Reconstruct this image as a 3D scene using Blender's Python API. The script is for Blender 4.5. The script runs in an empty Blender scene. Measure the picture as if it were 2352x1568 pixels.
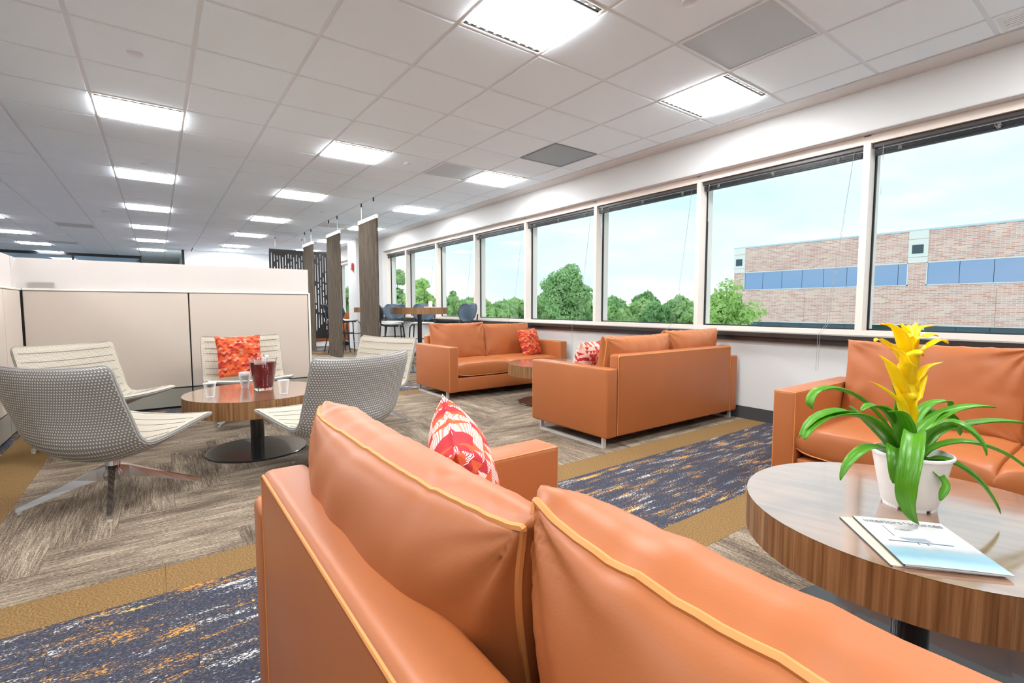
import bpy, bmesh, math, random
from mathutils import Vector, Matrix, noise
random.seed(7)
PI = math.pi
D = bpy.data
SC = bpy.context.scene
COL = SC.collection

# ------------------------------------------------------------------ camera
CAMZ = 1.04
FPX = 1113.58
YAW, PITCH = math.radians(36.15), math.radians(-4.061)
cam_d = D.cameras.new('camera'); cam = D.objects.new('camera', cam_d); COL.objects.link(cam)
cam_d.sensor_width = 36.0; cam_d.lens = FPX / 2352 * 36.0
cam_d.clip_start = 0.02; cam_d.clip_end = 600
cam.location = (0, 0, CAMZ); cam.rotation_euler = (PI / 2 + PITCH, 0, -YAW)
SC.camera = cam

# ------------------------------------------------------------------ world / exposure
SC.view_settings.view_transform = 'Standard'
SC.view_settings.look = 'None'
SC.view_settings.gamma = 1.0
SC.view_settings.exposure = 1.18
SC.view_settings.use_curve_mapping = False
SKY_STRENGTH = 0.60
LAMP_STRENGTH = 23.0

def nt(mat):
    mat.use_nodes = True
    t = mat.node_tree
    t.nodes.clear()
    return t

def N(t, typ, **kw):
    n = t.nodes.new(typ)
    for k, v in kw.items():
        if k == 'inp':
            for a, b in v.items():
                n.inputs[a].default_value = b
        else:
            setattr(n, k, v)
    return n

def L(t, a, b):
    t.links.new(a, b)

def ramp(t, stops, interp='LINEAR'):
    r = t.nodes.new('ShaderNodeValToRGB')
    r.color_ramp.interpolation = interp
    e = r.color_ramp.elements
    while len(e) < len(stops):
        e.new(0.5)
    for i, (p, c) in enumerate(stops):
        e[i].position = p
        e[i].color = (c[0], c[1], c[2], 1)
    return r

w = D.worlds.new('sky'); SC.world = w; w.use_nodes = True
t = w.node_tree; t.nodes.clear()
tc = N(t, 'ShaderNodeTexCoord')
mp = N(t, 'ShaderNodeMapping'); mp.inputs['Scale'].default_value = (1.0, 1.0, 3.4)
L(t, tc.outputs['Generated'], mp.inputs['Vector'])
nz = N(t, 'ShaderNodeTexNoise', inp={'Scale': 2.6, 'Detail': 6.0, 'Roughness': 0.55})
L(t, mp.outputs[0], nz.inputs['Vector'])
cr = ramp(t, [(0.28, (0.60, 0.86, 0.97)), (0.46, (0.76, 0.94, 1.0)), (0.60, (0.92, 0.98, 1.0)), (0.8, (0.98, 0.99, 1.0))])
L(t, nz.outputs['Fac'], cr.inputs['Fac'])
bg = N(t, 'ShaderNodeBackground'); bg.inputs['Strength'].default_value = SKY_STRENGTH
L(t, cr.outputs['Color'], bg.inputs['Color'])
wo = N(t, 'ShaderNodeOutputWorld'); L(t, bg.outputs[0], wo.inputs['Surface'])

# ------------------------------------------------------------------ pixel helper (frame 2352 x 1568)
_f = Vector((math.sin(YAW) * math.cos(PITCH), math.cos(YAW) * math.cos(PITCH), math.sin(PITCH)))
_r = Vector((math.cos(YAW), -math.sin(YAW), 0))
_u = _r.cross(_f)
CAMP = Vector((0, 0, CAMZ))
def ray(px, py): return _f + _r * ((px - 1176) / FPX) + _u * ((784 - py) / FPX)
def at_d(px, py, d): return CAMP + ray(px, py) * d
def at_z(px, py, z):
    v = ray(px, py); return CAMP + v * ((z - CAMZ) / v.z)
def at_y(px, py, y):
    v = ray(px, py); return CAMP + v * (y / v.y)
def project(p):
    v = Vector(p) - CAMP
    d = v.dot(_f)
    if d < 0.05: return None
    return (1176 + FPX * v.dot(_r) / d, 784 - FPX * v.dot(_u) / d, d)

# ------------------------------------------------------------------ materials
MATS = {}
def principled(name, color, rough=0.5, metal=0.0, spec=0.5, coat=0.0, bump=None, var=None, trans=0.0, ior=1.45, sheen=0.0):
    """bump=(scale,strength,dist)  var=(scale, amount)"""
    m = D.materials.new(name); t = nt(m)
    b = N(t, 'ShaderNodeBsdfPrincipled'); o = N(t, 'ShaderNodeOutputMaterial')
    L(t, b.outputs[0], o.inputs['Surface'])
    b.inputs['Base Color'].default_value = (*color, 1)
    b.inputs['Roughness'].default_value = rough
    b.inputs['Metallic'].default_value = metal
    b.inputs['Specular IOR Level'].default_value = spec
    b.inputs['Coat Weight'].default_value = coat
    b.inputs['Transmission Weight'].default_value = trans
    b.inputs['IOR'].default_value = ior
    b.inputs['Sheen Weight'].default_value = sheen
    if bump or var:
        tc = N(t, 'ShaderNodeTexCoord')
    if var:
        n = N(t, 'ShaderNodeTexNoise', inp={'Scale': var[0], 'Detail': 4.0})
        L(t, tc.outputs['Object'], n.inputs['Vector'])
        a = var[1]
        r = ramp(t, [(0.25, [c * (1 - a) for c in color]), (0.75, [min(1, c * (1 + a)) for c in color])])
        L(t, n.outputs['Fac'], r.inputs['Fac']); L(t, r.outputs['Color'], b.inputs['Base Color'])
    if bump:
        n = N(t, 'ShaderNodeTexNoise', inp={'Scale': bump[0], 'Detail': 3.0})
        L(t, tc.outputs['Object'], n.inputs['Vector'])
        bp = N(t, 'ShaderNodeBump', inp={'Strength': bump[1], 'Distance': bump[2]})
        L(t, n.outputs['Fac'], bp.inputs['Height']); L(t, bp.outputs['Normal'], b.inputs['Normal'])
    MATS[name] = m
    return m

def emission(name, color, strength):
    m = D.materials.new(name); t = nt(m)
    e = N(t, 'ShaderNodeEmission'); o = N(t, 'ShaderNodeOutputMaterial')
    e.inputs['Color'].default_value = (*color, 1); e.inputs['Strength'].default_value = strength
    L(t, e.outputs[0], o.inputs['Surface']); MATS[name] = m
    return m

def glass_pane(name, tint, ior=1.5, refl=1.0):
    m = D.materials.new(name); t = nt(m)
    tr = N(t, 'ShaderNodeBsdfTransparent'); tr.inputs['Color'].default_value = (*tint, 1)
    gl = N(t, 'ShaderNodeBsdfGlossy'); gl.inputs['Roughness'].default_value = 0.0
    lw = N(t, 'ShaderNodeLayerWeight'); lw.inputs['Blend'].default_value = 0.5
    fr = N(t, 'ShaderNodeMath', operation='POWER'); fr.inputs[1].default_value = 5.0; L(t, lw.outputs['Facing'], fr.inputs[0])
    mu = N(t, 'ShaderNodeMath', operation='MULTIPLY_ADD'); mu.inputs[1].default_value = 0.12 * refl; mu.inputs[2].default_value = 0.0008 * refl
    mx = N(t, 'ShaderNodeMixShader'); o = N(t, 'ShaderNodeOutputMaterial')
    L(t, fr.outputs[0], mu.inputs[0]); L(t, mu.outputs[0], mx.inputs['Fac'])
    L(t, tr.outputs[0], mx.inputs[1]); L(t, gl.outputs[0], mx.inputs[2]); L(t, mx.outputs[0], o.inputs['Surface'])
    MATS[name] = m
    return m

def srgb(r, g, b):
    f = lambda c: (c / 255 / 12.92) if c / 255 <= 0.04045 else ((c / 255 + 0.055) / 1.055) ** 2.4
    return (f(r), f(g), f(b))

M_wall = principled('wall_paint', srgb(210, 211, 210), 0.7, bump=(160, 0.05, 0.002))
M_back = principled('back_wall_paint', srgb(236, 238, 240), 0.75)
M_tile = principled('ceiling_tile_mineral', srgb(236, 245, 255), 0.9, spec=0.2, bump=(260, 0.25, 0.002), var=(320, 0.02))
M_grid = principled('ceiling_grid_white', srgb(226, 230, 236), 0.6)
M_soffit = principled('soffit_paint', srgb(214, 212, 212), 0.7)
M_alu = principled('painted_aluminium', srgb(226, 214, 204), 0.4)
M_gasket = principled('dark_gasket', (0.012, 0.016, 0.02), 0.5)
M_blind = principled('charcoal_blind', (0.022, 0.022, 0.026), 0.45)
M_blind_b = principled('brown_headrail', (0.05, 0.042, 0.04), 0.4)
M_cord = principled('grey_cord', (0.30, 0.29, 0.28), 0.6)
M_wand = principled('clear_wand', (0.8, 0.85, 0.9), 0.1, trans=0.8)
M_sill = principled('dark_stone_sill', (0.030, 0.026, 0.025), 0.22, spec=0.6, var=(120, 0.35))
M_base = principled('charcoal_vinyl_base', (0.055, 0.055, 0.06), 0.5)
M_pane = glass_pane('window_glass', (0.93, 0.975, 0.985))
M_pane2 = glass_pane('office_glass', (0.78, 0.86, 0.90))
M_black = principled('black_powder_coat', (0.012, 0.012, 0.014), 0.35, var=None)
M_blackgloss = principled('black_satin_base', (0.018, 0.018, 0.02), 0.24, spec=0.8, coat=0.3)
M_chrome = principled('polished_aluminium', (0.62, 0.62, 0.63), 0.14, metal=1.0)
M_steel = principled('brushed_steel', (0.78, 0.77, 0.75), 0.36, metal=0.65)
M_leather = principled('tan_leather', srgb(168, 97, 52), 0.42, spec=0.45, bump=(420, 0.10, 0.0012), var=(3.0, 0.05))
M_stitch = principled('gold_stitch', srgb(212, 138, 76), 0.6)
M_white_pot = principled('white_plastic', srgb(238, 238, 236), 0.35)
M_soil = principled('potting_soil', (0.035, 0.022, 0.014), 0.95, bump=(200, 0.6, 0.01))
M_red = principled('red_plastic', (0.55, 0.05, 0.03), 0.4)
M_paper = principled('white_paper', srgb(205, 205, 203), 0.5)
M_graytext = principled('grey_ink', (0.055, 0.055, 0.06), 0.6)
M_redtext = principled('red_ink', (0.45, 0.03, 0.015), 0.6)
M_cream = principled('cream_print', srgb(206, 196, 168), 0.35)
M_lamp = emission('lamp_diffuser', (0.97, 0.985, 1.0), LAMP_STRENGTH)
M_lampframe = principled('lamp_frame_white', srgb(232, 228, 220), 0.4)
M_slot = principled('dark_air_slot', (0.02, 0.022, 0.026), 0.5)
M_sprk = principled('sprinkler_cover_white', srgb(215, 215, 218), 0.5)
M_stool = principled('slate_blue_plastic', (0.05, 0.078, 0.11), 0.38)
M_stoolseat = principled('grey_seat_fabric', srgb(196, 200, 200), 0.85)
M_brownpanel = principled('dark_slat_metal', (0.018, 0.016, 0.015), 0.45)
M_jar = principled('pale_pink_jar', srgb(246, 226, 214), 0.4)
M_alarmwhite = principled('alarm_lens', (0.9, 0.9, 0.9), 0.2)
M_office = principled('far_room_paint', srgb(190, 205, 214), 0.8)
M_corr = principled('corridor_paint', srgb(206, 214, 206), 0.8)
M_cap = principled('partition_trim', srgb(222, 218, 210), 0.4)
M_kick = principled('partition_kick_plate', srgb(150, 148, 138), 0.35)
M_silhouette = principled('grey_box_board', srgb(120, 116, 110), 0.7)
M_grass = principled('lawn', (0.05, 0.12, 0.03), 0.95, var=(0.3, 0.3))
M_bounce_paving = principled('pale_bounce_paving', srgb(232, 231, 228), 0.9, var=(0.5, 0.04))  # kept very pale so the ground throws daylight up to the ceiling
M_bark = principled('bark', (0.06, 0.045, 0.035), 0.9)
M_concrete = principled('pale_precast', srgb(246, 240, 232), 0.8)
M_bldframe = principled('facade_frame_white', srgb(232, 236, 238), 0.4)
M_roofing = principled('pale_roof_flashing', srgb(205, 225, 230), 0.5)

def mat_cubicle_fabric():
    m = principled('cubicle_fabric', srgb(196, 184, 172), 0.9, spec=0.2, bump=(900, 0.3, 0.001), var=(500, 0.05))
    return m
M_cub = mat_cubicle_fabric()

def mat_frosted():
    m = D.materials.new('frosted_screen'); t = nt(m)
    d = N(t, 'ShaderNodeBsdfDiffuse'); d.inputs['Color'].default_value = (*srgb(228, 223, 219), 1)
    tr = N(t, 'ShaderNodeBsdfTranslucent'); tr.inputs['Color'].default_value = (*srgb(228, 223, 219), 1)
    mx = N(t, 'ShaderNodeMixShader'); mx.inputs['Fac'].default_value = 0.66
    o = N(t, 'ShaderNodeOutputMaterial')
    L(t, d.outputs[0], mx.inputs[1]); L(t, tr.outputs[0], mx.inputs[2]); L(t, mx.outputs[0], o.inputs['Surface'])
    return m
M_frost = mat_frosted()

def mat_wood(name, scale_u, c1, c2, c3, rough, coat=0.0):
    """grain runs along UV v; stripes vary along u"""
    m = D.materials.new(name); t = nt(m)
    uv = N(t, 'ShaderNodeUVMap')
    mp = N(t, 'ShaderNodeMapping'); mp.inputs['Scale'].default_value = (scale_u, 1.2, 1)
    L(t, uv.outputs[0], mp.inputs['Vector'])
    n = N(t, 'ShaderNodeTexNoise', inp={'Scale': 1.0, 'Detail': 6.0, 'Roughness': 0.65, 'Distortion': 0.15})
    L(t, mp.outputs[0], n.inputs['Vector'])
    r = ramp(t, [(0.30, c1), (0.48, c2), (0.70, c3)])
    L(t, n.outputs['Fac'], r.inputs['Fac'])
    b = N(t, 'ShaderNodeBsdfPrincipled'); o = N(t, 'ShaderNodeOutputMaterial')
    b.inputs['Roughness'].default_value = rough
    b.inputs['Coat Weight'].default_value = coat
    b.inputs['Coat Roughness'].default_value = 0.10; b.inputs['Coat IOR'].default_value = 3.0
    L(t, r.outputs['Color'], b.inputs['Base Color']); L(t, b.outputs[0], o.inputs['Surface'])
    return m
M_wood_top = mat_wood('walnut_laminate_top', 26, srgb(112, 76, 54), srgb(136, 98, 72), srgb(158, 120, 92), 0.25, 1.0)
M_wood_rim = mat_wood('walnut_rim', 60, srgb(92, 60, 34), srgb(130, 92, 58), srgb(166, 128, 88), 0.35)

def mat_beige_carpet():
    m = D.materials.new('beige_carpet'); t = nt(m)
    uv = N(t, 'ShaderNodeUVMap')
    mp = N(t, 'ShaderNodeMapping'); mp.inputs['Scale'].default_value = (7.0, 120.0, 1)
    L(t, uv.outputs[0], mp.inputs['Vector'])
    n1 = N(t, 'ShaderNodeTexNoise', inp={'Scale': 1.0, 'Detail': 3.0, 'Roughness': 0.6}); L(t, mp.outputs[0], n1.inputs['Vector'])
    mp2 = N(t, 'ShaderNodeMapping'); mp2.inputs['Scale'].default_value = (2.2, 9.0, 1); L(t, uv.outputs[0], mp2.inputs['Vector'])
    n2 = N(t, 'ShaderNodeTexNoise', inp={'Scale': 1.0, 'Detail': 2.0}); L(t, mp2.outputs[0], n2.inputs['Vector'])
    mp3 = N(t, 'ShaderNodeMapping'); mp3.inputs['Scale'].default_value = (75, 320, 1); L(t, uv.outputs[0], mp3.inputs['Vector'])
    n3 = N(t, 'ShaderNodeTexNoise', inp={'Scale': 1.0, 'Detail': 2.0, 'Roughness': 0.7}); L(t, mp3.outputs[0], n3.inputs['Vector'])
    a = N(t, 'ShaderNodeMath', operation='MULTIPLY_ADD'); a.inputs[1].default_value = 0.72; L(t, n1.outputs['Fac'], a.inputs[0])
    b1 = N(t, 'ShaderNodeMath', operation='MULTIPLY_ADD'); b1.inputs[1].default_value = 0.55; L(t, n2.outputs['Fac'], b1.inputs[0])
    c1 = N(t, 'ShaderNodeMath', operation='MULTIPLY_ADD'); c1.inputs[1].default_value = 1.0; c1.inputs[2].default_value = -0.64; L(t, n3.outputs['Fac'], c1.inputs[0])
    L(t, c1.outputs[0], b1.inputs[2]); L(t, b1.outputs[0], a.inputs[2])
    r = ramp(t, [(0.26, srgb(72, 62, 54)), (0.42, srgb(108, 95, 82)), (0.55, srgb(138, 123, 106)), (0.76, srgb(186, 173, 154))])
    L(t, a.outputs[0], r.inputs['Fac'])
    b = N(t, 'ShaderNodeBsdfPrincipled', inp={'Roughness': 0.95, 'Specular IOR Level': 0.1}); o = N(t, 'ShaderNodeOutputMaterial')
    L(t, r.outputs['Color'], b.inputs['Base Color'])
    bp = N(t, 'ShaderNodeBump', inp={'Strength': 0.5, 'Distance': 0.004}); L(t, n3.outputs['Fac'], bp.inputs['Height']); L(t, bp.outputs[0], b.inputs['Normal'])
    L(t, b.outputs[0], o.inputs['Surface'])
    return m

def mat_ochre_carpet():
    m = D.materials.new('ochre_carpet'); t = nt(m)
    uv = N(t, 'ShaderNodeUVMap')
    mp = N(t, 'ShaderNodeMapping'); mp.inputs['Scale'].default_value = (150, 260, 1); L(t, uv.outputs[0], mp.inputs['Vector'])
    n = N(t, 'ShaderNodeTexNoise', inp={'Scale': 1.0, 'Detail': 2.0}); L(t, mp.outputs[0], n.inputs['Vector'])
    r = ramp(t, [(0.28, srgb(82, 62, 38)), (0.46, srgb(122, 95, 59)), (0.7, srgb(152, 123, 84))])
    L(t, n.outputs['Fac'], r.inputs['Fac'])
    b = N(t, 'ShaderNodeBsdfPrincipled', inp={'Roughness': 0.95, 'Specular IOR Level': 0.1}); o = N(t, 'ShaderNodeOutputMaterial')
    L(t, r.outputs['Color'], b.inputs['Base Color'])
    bp = N(t, 'ShaderNodeBump', inp={'Strength': 0.5, 'Distance': 0.004}); L(t, n.outputs['Fac'], bp.inputs['Height']); L(t, bp.outputs[0], b.inputs['Normal'])
    L(t, b.outputs[0], o.inputs['Surface'])
    return m

def mat_navy_carpet():
    m = D.materials.new('navy_carpet'); t = nt(m)
    uv = N(t, 'ShaderNodeUVMap')
    def layer(sx, sy, off, detail, rough):
        mp = N(t, 'ShaderNodeMapping'); mp.inputs['Scale'].default_value = (sx, sy, 1); mp.inputs['Location'].default_value = (off, off * 0.7, 0)
        L(t, uv.outputs[0], mp.inputs['Vector'])
        n = N(t, 'ShaderNodeTexNoise', inp={'Scale': 1.0, 'Detail': detail, 'Roughness': rough}); L(t, mp.outputs[0], n.inputs['Vector'])
        return n
    fine = layer(90, 150, 3.3, 3, 0.7)
    def mask(sx, sy, off, lo, hi):
        n = layer(sx, sy, off, 2.0, 0.5)
        f = layer(75, 150, off + 9, 3, 0.75)
        a = N(t, 'ShaderNodeMath', operation='MULTIPLY_ADD'); a.inputs[1].default_value = 1.1; L(t, f.outputs['Fac'], a.inputs[0]); L(t, n.outputs['Fac'], a.inputs[2])
        mr = N(t, 'ShaderNodeMapRange'); mr.inputs['From Min'].default_value = lo; mr.inputs['From Max'].default_value = hi
        L(t, a.outputs[0], mr.inputs['Value'])
        return mr
    base = ramp(t, [(0.3, srgb(40, 41, 52)), (0.5, srgb(62, 64, 76)), (0.72, srgb(92, 93, 98))])
    L(t, fine.outputs['Fac'], base.inputs['Fac'])
    och = mask(3.4, 19, 11.0, 1.20, 1.26)
    yel = mask(3.8, 22, 27.0, 1.26, 1.32)
    whi = mask(3.6, 21, 51.0, 1.22, 1.30)
    cur = base.outputs['Color']
    for mk_, col in ((och, srgb(196, 142, 66)), (yel, srgb(214, 176, 96)), (whi, srgb(214, 212, 204))):
        mx = N(t, 'ShaderNodeMix', data_type='RGBA'); L(t, mk_.outputs[0], mx.inputs[0]); L(t, cur, mx.inputs[6])
        mx.inputs[7].default_value = (*col, 1); cur = mx.outputs[2]
    b = N(t, 'ShaderNodeBsdfPrincipled', inp={'Roughness': 0.95, 'Specular IOR Level': 0.1}); o = N(t, 'ShaderNodeOutputMaterial')
    L(t, cur, b.inputs['Base Color'])
    bp = N(t, 'ShaderNodeBump', inp={'Strength': 0.6, 'Distance': 0.005}); L(t, fine.outputs['Fac'], bp.inputs['Height']); L(t, bp.outputs[0], b.inputs['Normal'])
    L(t, b.outputs[0], o.inputs['Surface'])
    return m
M_beige, M_ochre, M_navy = mat_beige_carpet(), mat_ochre_carpet(), mat_navy_carpet()

def mat_dots(name, base, dot, pitch, rad, stagger, lines=None, rough=0.9):
    """UV in metres; regular woven dots; lines=(spacing,width,color) quilting along v"""
    m = D.materials.new(name); t = nt(m)
    uv = N(t, 'ShaderNodeUVMap'); sp = N(t, 'ShaderNodeSeparateXYZ'); L(t, uv.outputs[0], sp.inputs[0])
    def math_(op, a, b=None, c=None):
        n = N(t, 'ShaderNodeMath', operation=op)
        for i, x in enumerate((a, b, c)):
            if x is None: continue
            if isinstance(x, (int, float)): n.inputs[i].default_value = x
            else: L(t, x, n.inputs[i])
        return n.outputs[0]
    u = math_('DIVIDE', sp.outputs[0], pitch); v = math_('DIVIDE', sp.outputs[1], pitch)
    if stagger:
        row = math_('FLOOR', v); half = math_('MULTIPLY', math_('MODULO', row, 2.0), 0.5)
        u = math_('ADD', u, half)
    fu = math_('SUBTRACT', math_('FRACT', u), 0.5); fv = math_('SUBTRACT', math_('FRACT', v), 0.5)
    d = math_('SQRT', math_('ADD', math_('MULTIPLY', fu, fu), math_('MULTIPLY', fv, fv))) if stagger else math_('MAXIMUM', math_('ABSOLUTE', fu), math_('ABSOLUTE', fv))
    mr = N(t, 'ShaderNodeMapRange'); mr.inputs['From Min'].default_value = rad * 1.15; mr.inputs['From Max'].default_value = rad * 0.85
    L(t, d, mr.inputs['Value'])
    mx = N(t, 'ShaderNodeMix', data_type='RGBA'); mx.inputs[6].default_value = (*base, 1); mx.inputs[7].default_value = (*dot, 1)
    L(t, mr.outputs[0], mx.inputs[0]); cur = mx.outputs[2]
    b = N(t, 'ShaderNodeBsdfPrincipled', inp={'Roughness': rough, 'Specular IOR Level': 0.15}); o = N(t, 'ShaderNodeOutputMaterial')
    bp = N(t, 'ShaderNodeBump', inp={'Strength': 0.4, 'Distance': 0.002}); L(t, mr.outputs[0], bp.inputs['Height']); L(t, bp.outputs[0], b.inputs['Normal'])
    L(t, cur, b.inputs['Base Color']); L(t, b.outputs[0], o.inputs['Surface'])
    return m
M_chair_out = mat_dots('grey_dotted_upholstery', srgb(142, 140, 138), srgb(228, 226, 220), 0.0145, 0.25, True)
M_chair_in = mat_dots('cream_grid_upholstery', srgb(146, 139, 127), srgb(206, 198, 182), 0.0095, 0.40, False)
M_chair_pipe = principled('grey_welt', srgb(150, 148, 144), 0.9)
M_quilt = principled('quilting_thread', srgb(120, 114, 104), 0.9)

def mat_felt():
    m = D.materials.new('brown_felt'); t = nt(m)
    tc = N(t, 'ShaderNodeTexCoord')
    mp = N(t, 'ShaderNodeMapping'); mp.inputs['Scale'].default_value = (120, 120, 5); L(t, tc.outputs['Object'], mp.inputs['Vector'])
    n = N(t, 'ShaderNodeTexNoise', inp={'Scale': 1.0, 'Detail': 3.0, 'Roughness': 0.7}); L(t, mp.outputs[0], n.inputs['Vector'])
    r = ramp(t, [(0.3, srgb(56, 50, 44)), (0.5, srgb(86, 76, 66)), (0.72, srgb(118, 106, 92))]); L(t, n.outputs['Fac'], r.inputs['Fac'])
    b = N(t, 'ShaderNodeBsdfPrincipled', inp={'Roughness': 0.95, 'Specular IOR Level': 0.1}); o = N(t, 'ShaderNodeOutputMaterial')
    L(t, r.outputs[0], b.inputs['Base Color']); L(t, b.outputs[0], o.inputs['Surface'])
    return m
M_felt = mat_felt()

def mat_pillow(name, nrow, ncol, stripes):
    m = D.materials.new(name); t = nt(m)
    uv = N(t, 'ShaderNodeUVMap'); sp = N(t, 'ShaderNodeSeparateXYZ'); L(t, uv.outputs[0], sp.inputs[0])
    def math_(op, a, b=None, c=None):
        n = N(t, 'ShaderNodeMath', operation=op)
        for i, x in enumerate((a, b, c)):
            if x is None: continue
            if isinstance(x, (int, float)): n.inputs[i].default_value = x
            else: L(t, x, n.inputs[i])
        return n.outputs[0]
    v = math_('MULTIPLY', sp.outputs[1], nrow); row = math_('FLOOR', v); fv = math_('FRACT', v)
    par = math_('SUBTRACT', math_('MULTIPLY', math_('MODULO', row, 2.0), 2.0), 1.0)
    u = math_('MULTIPLY', sp.outputs[0], ncol)
    u1 = math_('ADD', u, math_('MULTIPLY', math_('MULTIPLY', fv, par), 0.5))
    u2 = math_('SUBTRACT', u, math_('MULTIPLY', math_('MULTIPLY', fv, par), 0.5))
    c1 = math_('FLOOR', u1); c2 = math_('FLOOR', u2)
    cb = N(t, 'ShaderNodeCombineXYZ'); L(t, c1, cb.inputs[0]); L(t, row, cb.inputs[1]); L(t, c2, cb.inputs[2])
    wn = N(t, 'ShaderNodeTexWhiteNoise', noise_dimensions='3D'); L(t, cb.outputs[0], wn.inputs['Vector'])
    if stripes:
        r = ramp(t, [(0.0, srgb(186, 56, 62)), (0.28, srgb(208, 92, 58)), (0.52, srgb(176, 44, 68)), (0.70, srgb(210, 134, 108))], 'CONSTANT')
    else:
        r = ramp(t, [(0.0, srgb(208, 86, 52)), (0.30, srgb(176, 58, 48)), (0.52, srgb(214, 108, 64)), (0.74, srgb(150, 42, 50)), (0.86, srgb(208, 144, 118))], 'CONSTANT')
    L(t, wn.outputs['Value'], r.inputs['Fac']); cur = r.outputs['Color']
    if stripes:
        s = math_('GREATER_THAN', math_('FRACT', math_('MULTIPLY', sp.outputs[1], nrow * 7)), 0.45)
        k = math_('MULTIPLY', s, math_('GREATER_THAN', wn.outputs['Value'], 0.48))
        mx = N(t, 'ShaderNodeMix', data_type='RGBA'); L(t, k, mx.inputs[0]); L(t, cur, mx.inputs[6]); mx.inputs[7].default_value = (*srgb(246, 226, 214), 1)
        cur = mx.outputs[2]
    b = N(t, 'ShaderNodeBsdfPrincipled', inp={'Roughness': 0.9, 'Specular IOR Level': 0.15}); o = N(t, 'ShaderNodeOutputMaterial')
    L(t, cur, b.inputs['Base Color']); L(t, b.outputs[0], o.inputs['Surface'])
    return m
M_pil_a = mat_pillow('orange_geometric_fabric', 15, 9, False)
M_pil_b = mat_pillow('pink_striped_geometric_fabric', 13, 9, True)

def mat_leaf(name, c1, c2, c3=None, tip=None):
    m = D.materials.new(name); t = nt(m)
    tc = N(t, 'ShaderNodeTexCoord')
    uv = N(t, 'ShaderNodeUVMap')
    mp = N(t, 'ShaderNodeMapping'); mp.inputs['Scale'].default_value = (3, 50, 1); L(t, uv.outputs[0], mp.inputs['Vector'])
    n = N(t, 'ShaderNodeTexNoise', inp={'Scale': 1.0, 'Detail': 3.0}); L(t, mp.outputs[0], n.inputs['Vector'])
    r = ramp(t, [(0.3, c1), (0.7, c2)]); L(t, n.outputs['Fac'], r.inputs['Fac']); cur = r.outputs[0]
    if tip:
        sp = N(t, 'ShaderNodeSeparateXYZ'); L(t, uv.outputs[0], sp.inputs[0])
        mr = N(t, 'ShaderNodeMapRange'); mr.inputs['From Min'].default_value = tip[0]; mr.inputs['From Max'].default_value = tip[1]; L(t, sp.outputs[0], mr.inputs['Value'])
        mx = N(t, 'ShaderNodeMix', data_type='RGBA'); L(t, mr.outputs[0], mx.inputs[0]); L(t, cur, mx.inputs[6]); mx.inputs[7].default_value = (*tip[2], 1); cur = mx.outputs[2]
    b = N(t, 'ShaderNodeBsdfPrincipled', inp={'Roughness': 0.35, 'Specular IOR Level': 0.5}); o = N(t, 'ShaderNodeOutputMaterial')
    L(t, cur, b.inputs['Base Color'])
    tl = N(t, 'ShaderNodeBsdfTranslucent'); L(t, cur, tl.inputs['Color'])
    mx2 = N(t, 'ShaderNodeMixShader'); mx2.inputs['Fac'].default_value = 0.38; L(t, b.outputs[0], mx2.inputs[1]); L(t, tl.outputs[0], mx2.inputs[2])
    L(t, mx2.outputs[0], o.inputs['Surface'])
    return m
M_leafgreen = mat_leaf('bromeliad_green', srgb(66, 136, 24), srgb(122, 196, 52))
M_bract = mat_leaf('bromeliad_yellow', srgb(255, 222, 0), srgb(255, 240, 40), tip=(0.86, 1.0, srgb(226, 150, 90)))
M_stalk = mat_leaf('bromeliad_stalk', srgb(240, 150, 40), srgb(250, 190, 60))

def mat_foliage(name, c1, c2, c3):
    m = D.materials.new(name); t = nt(m)
    tc = N(t, 'ShaderNodeTexCoord')
    n = N(t, 'ShaderNodeTexNoise', inp={'Scale': 1.3, 'Detail': 5.0, 'Roughness': 0.7}); L(t, tc.outputs['Object'], n.inputs['Vector'])
    oi = N(t, 'ShaderNodeObjectInfo')
    ad = N(t, 'ShaderNodeMath', operation='MULTIPLY_ADD'); ad.inputs[1].default_value = 0.16; L(t, oi.outputs['Random'], ad.inputs[0]); L(t, n.outputs['Fac'], ad.inputs[2])
    r = ramp(t, [(0.38, c1), (0.56, c2), (0.78, c3)]); L(t, ad.outputs[0], r.inputs['Fac'])
    d = N(t, 'ShaderNodeBsdfDiffuse'); L(t, r.outputs[0], d.inputs['Color'])
    tl = N(t, 'ShaderNodeBsdfTranslucent'); L(t, r.outputs[0], tl.inputs['Color'])
    mx = N(t, 'ShaderNodeMixShader'); mx.inputs['Fac'].default_value = 0.4; L(t, d.outputs[0], mx.inputs[1]); L(t, tl.outputs[0], mx.inputs[2])
    o = N(t, 'ShaderNodeOutputMaterial'); L(t, mx.outputs[0], o.inputs['Surface'])
    return m
M_fol_a = mat_foliage('foliage_mid_green', srgb(164, 196, 132), srgb(196, 222, 156), srgb(226, 242, 186))
M_fol_b = mat_foliage('foliage_deep_green', srgb(140, 182, 122), srgb(174, 208, 146), srgb(208, 230, 174))
M_fol_c = mat_foliage('foliage_yellow_green', srgb(172, 204, 122), srgb(206, 230, 152), srgb(232, 246, 188))

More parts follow.
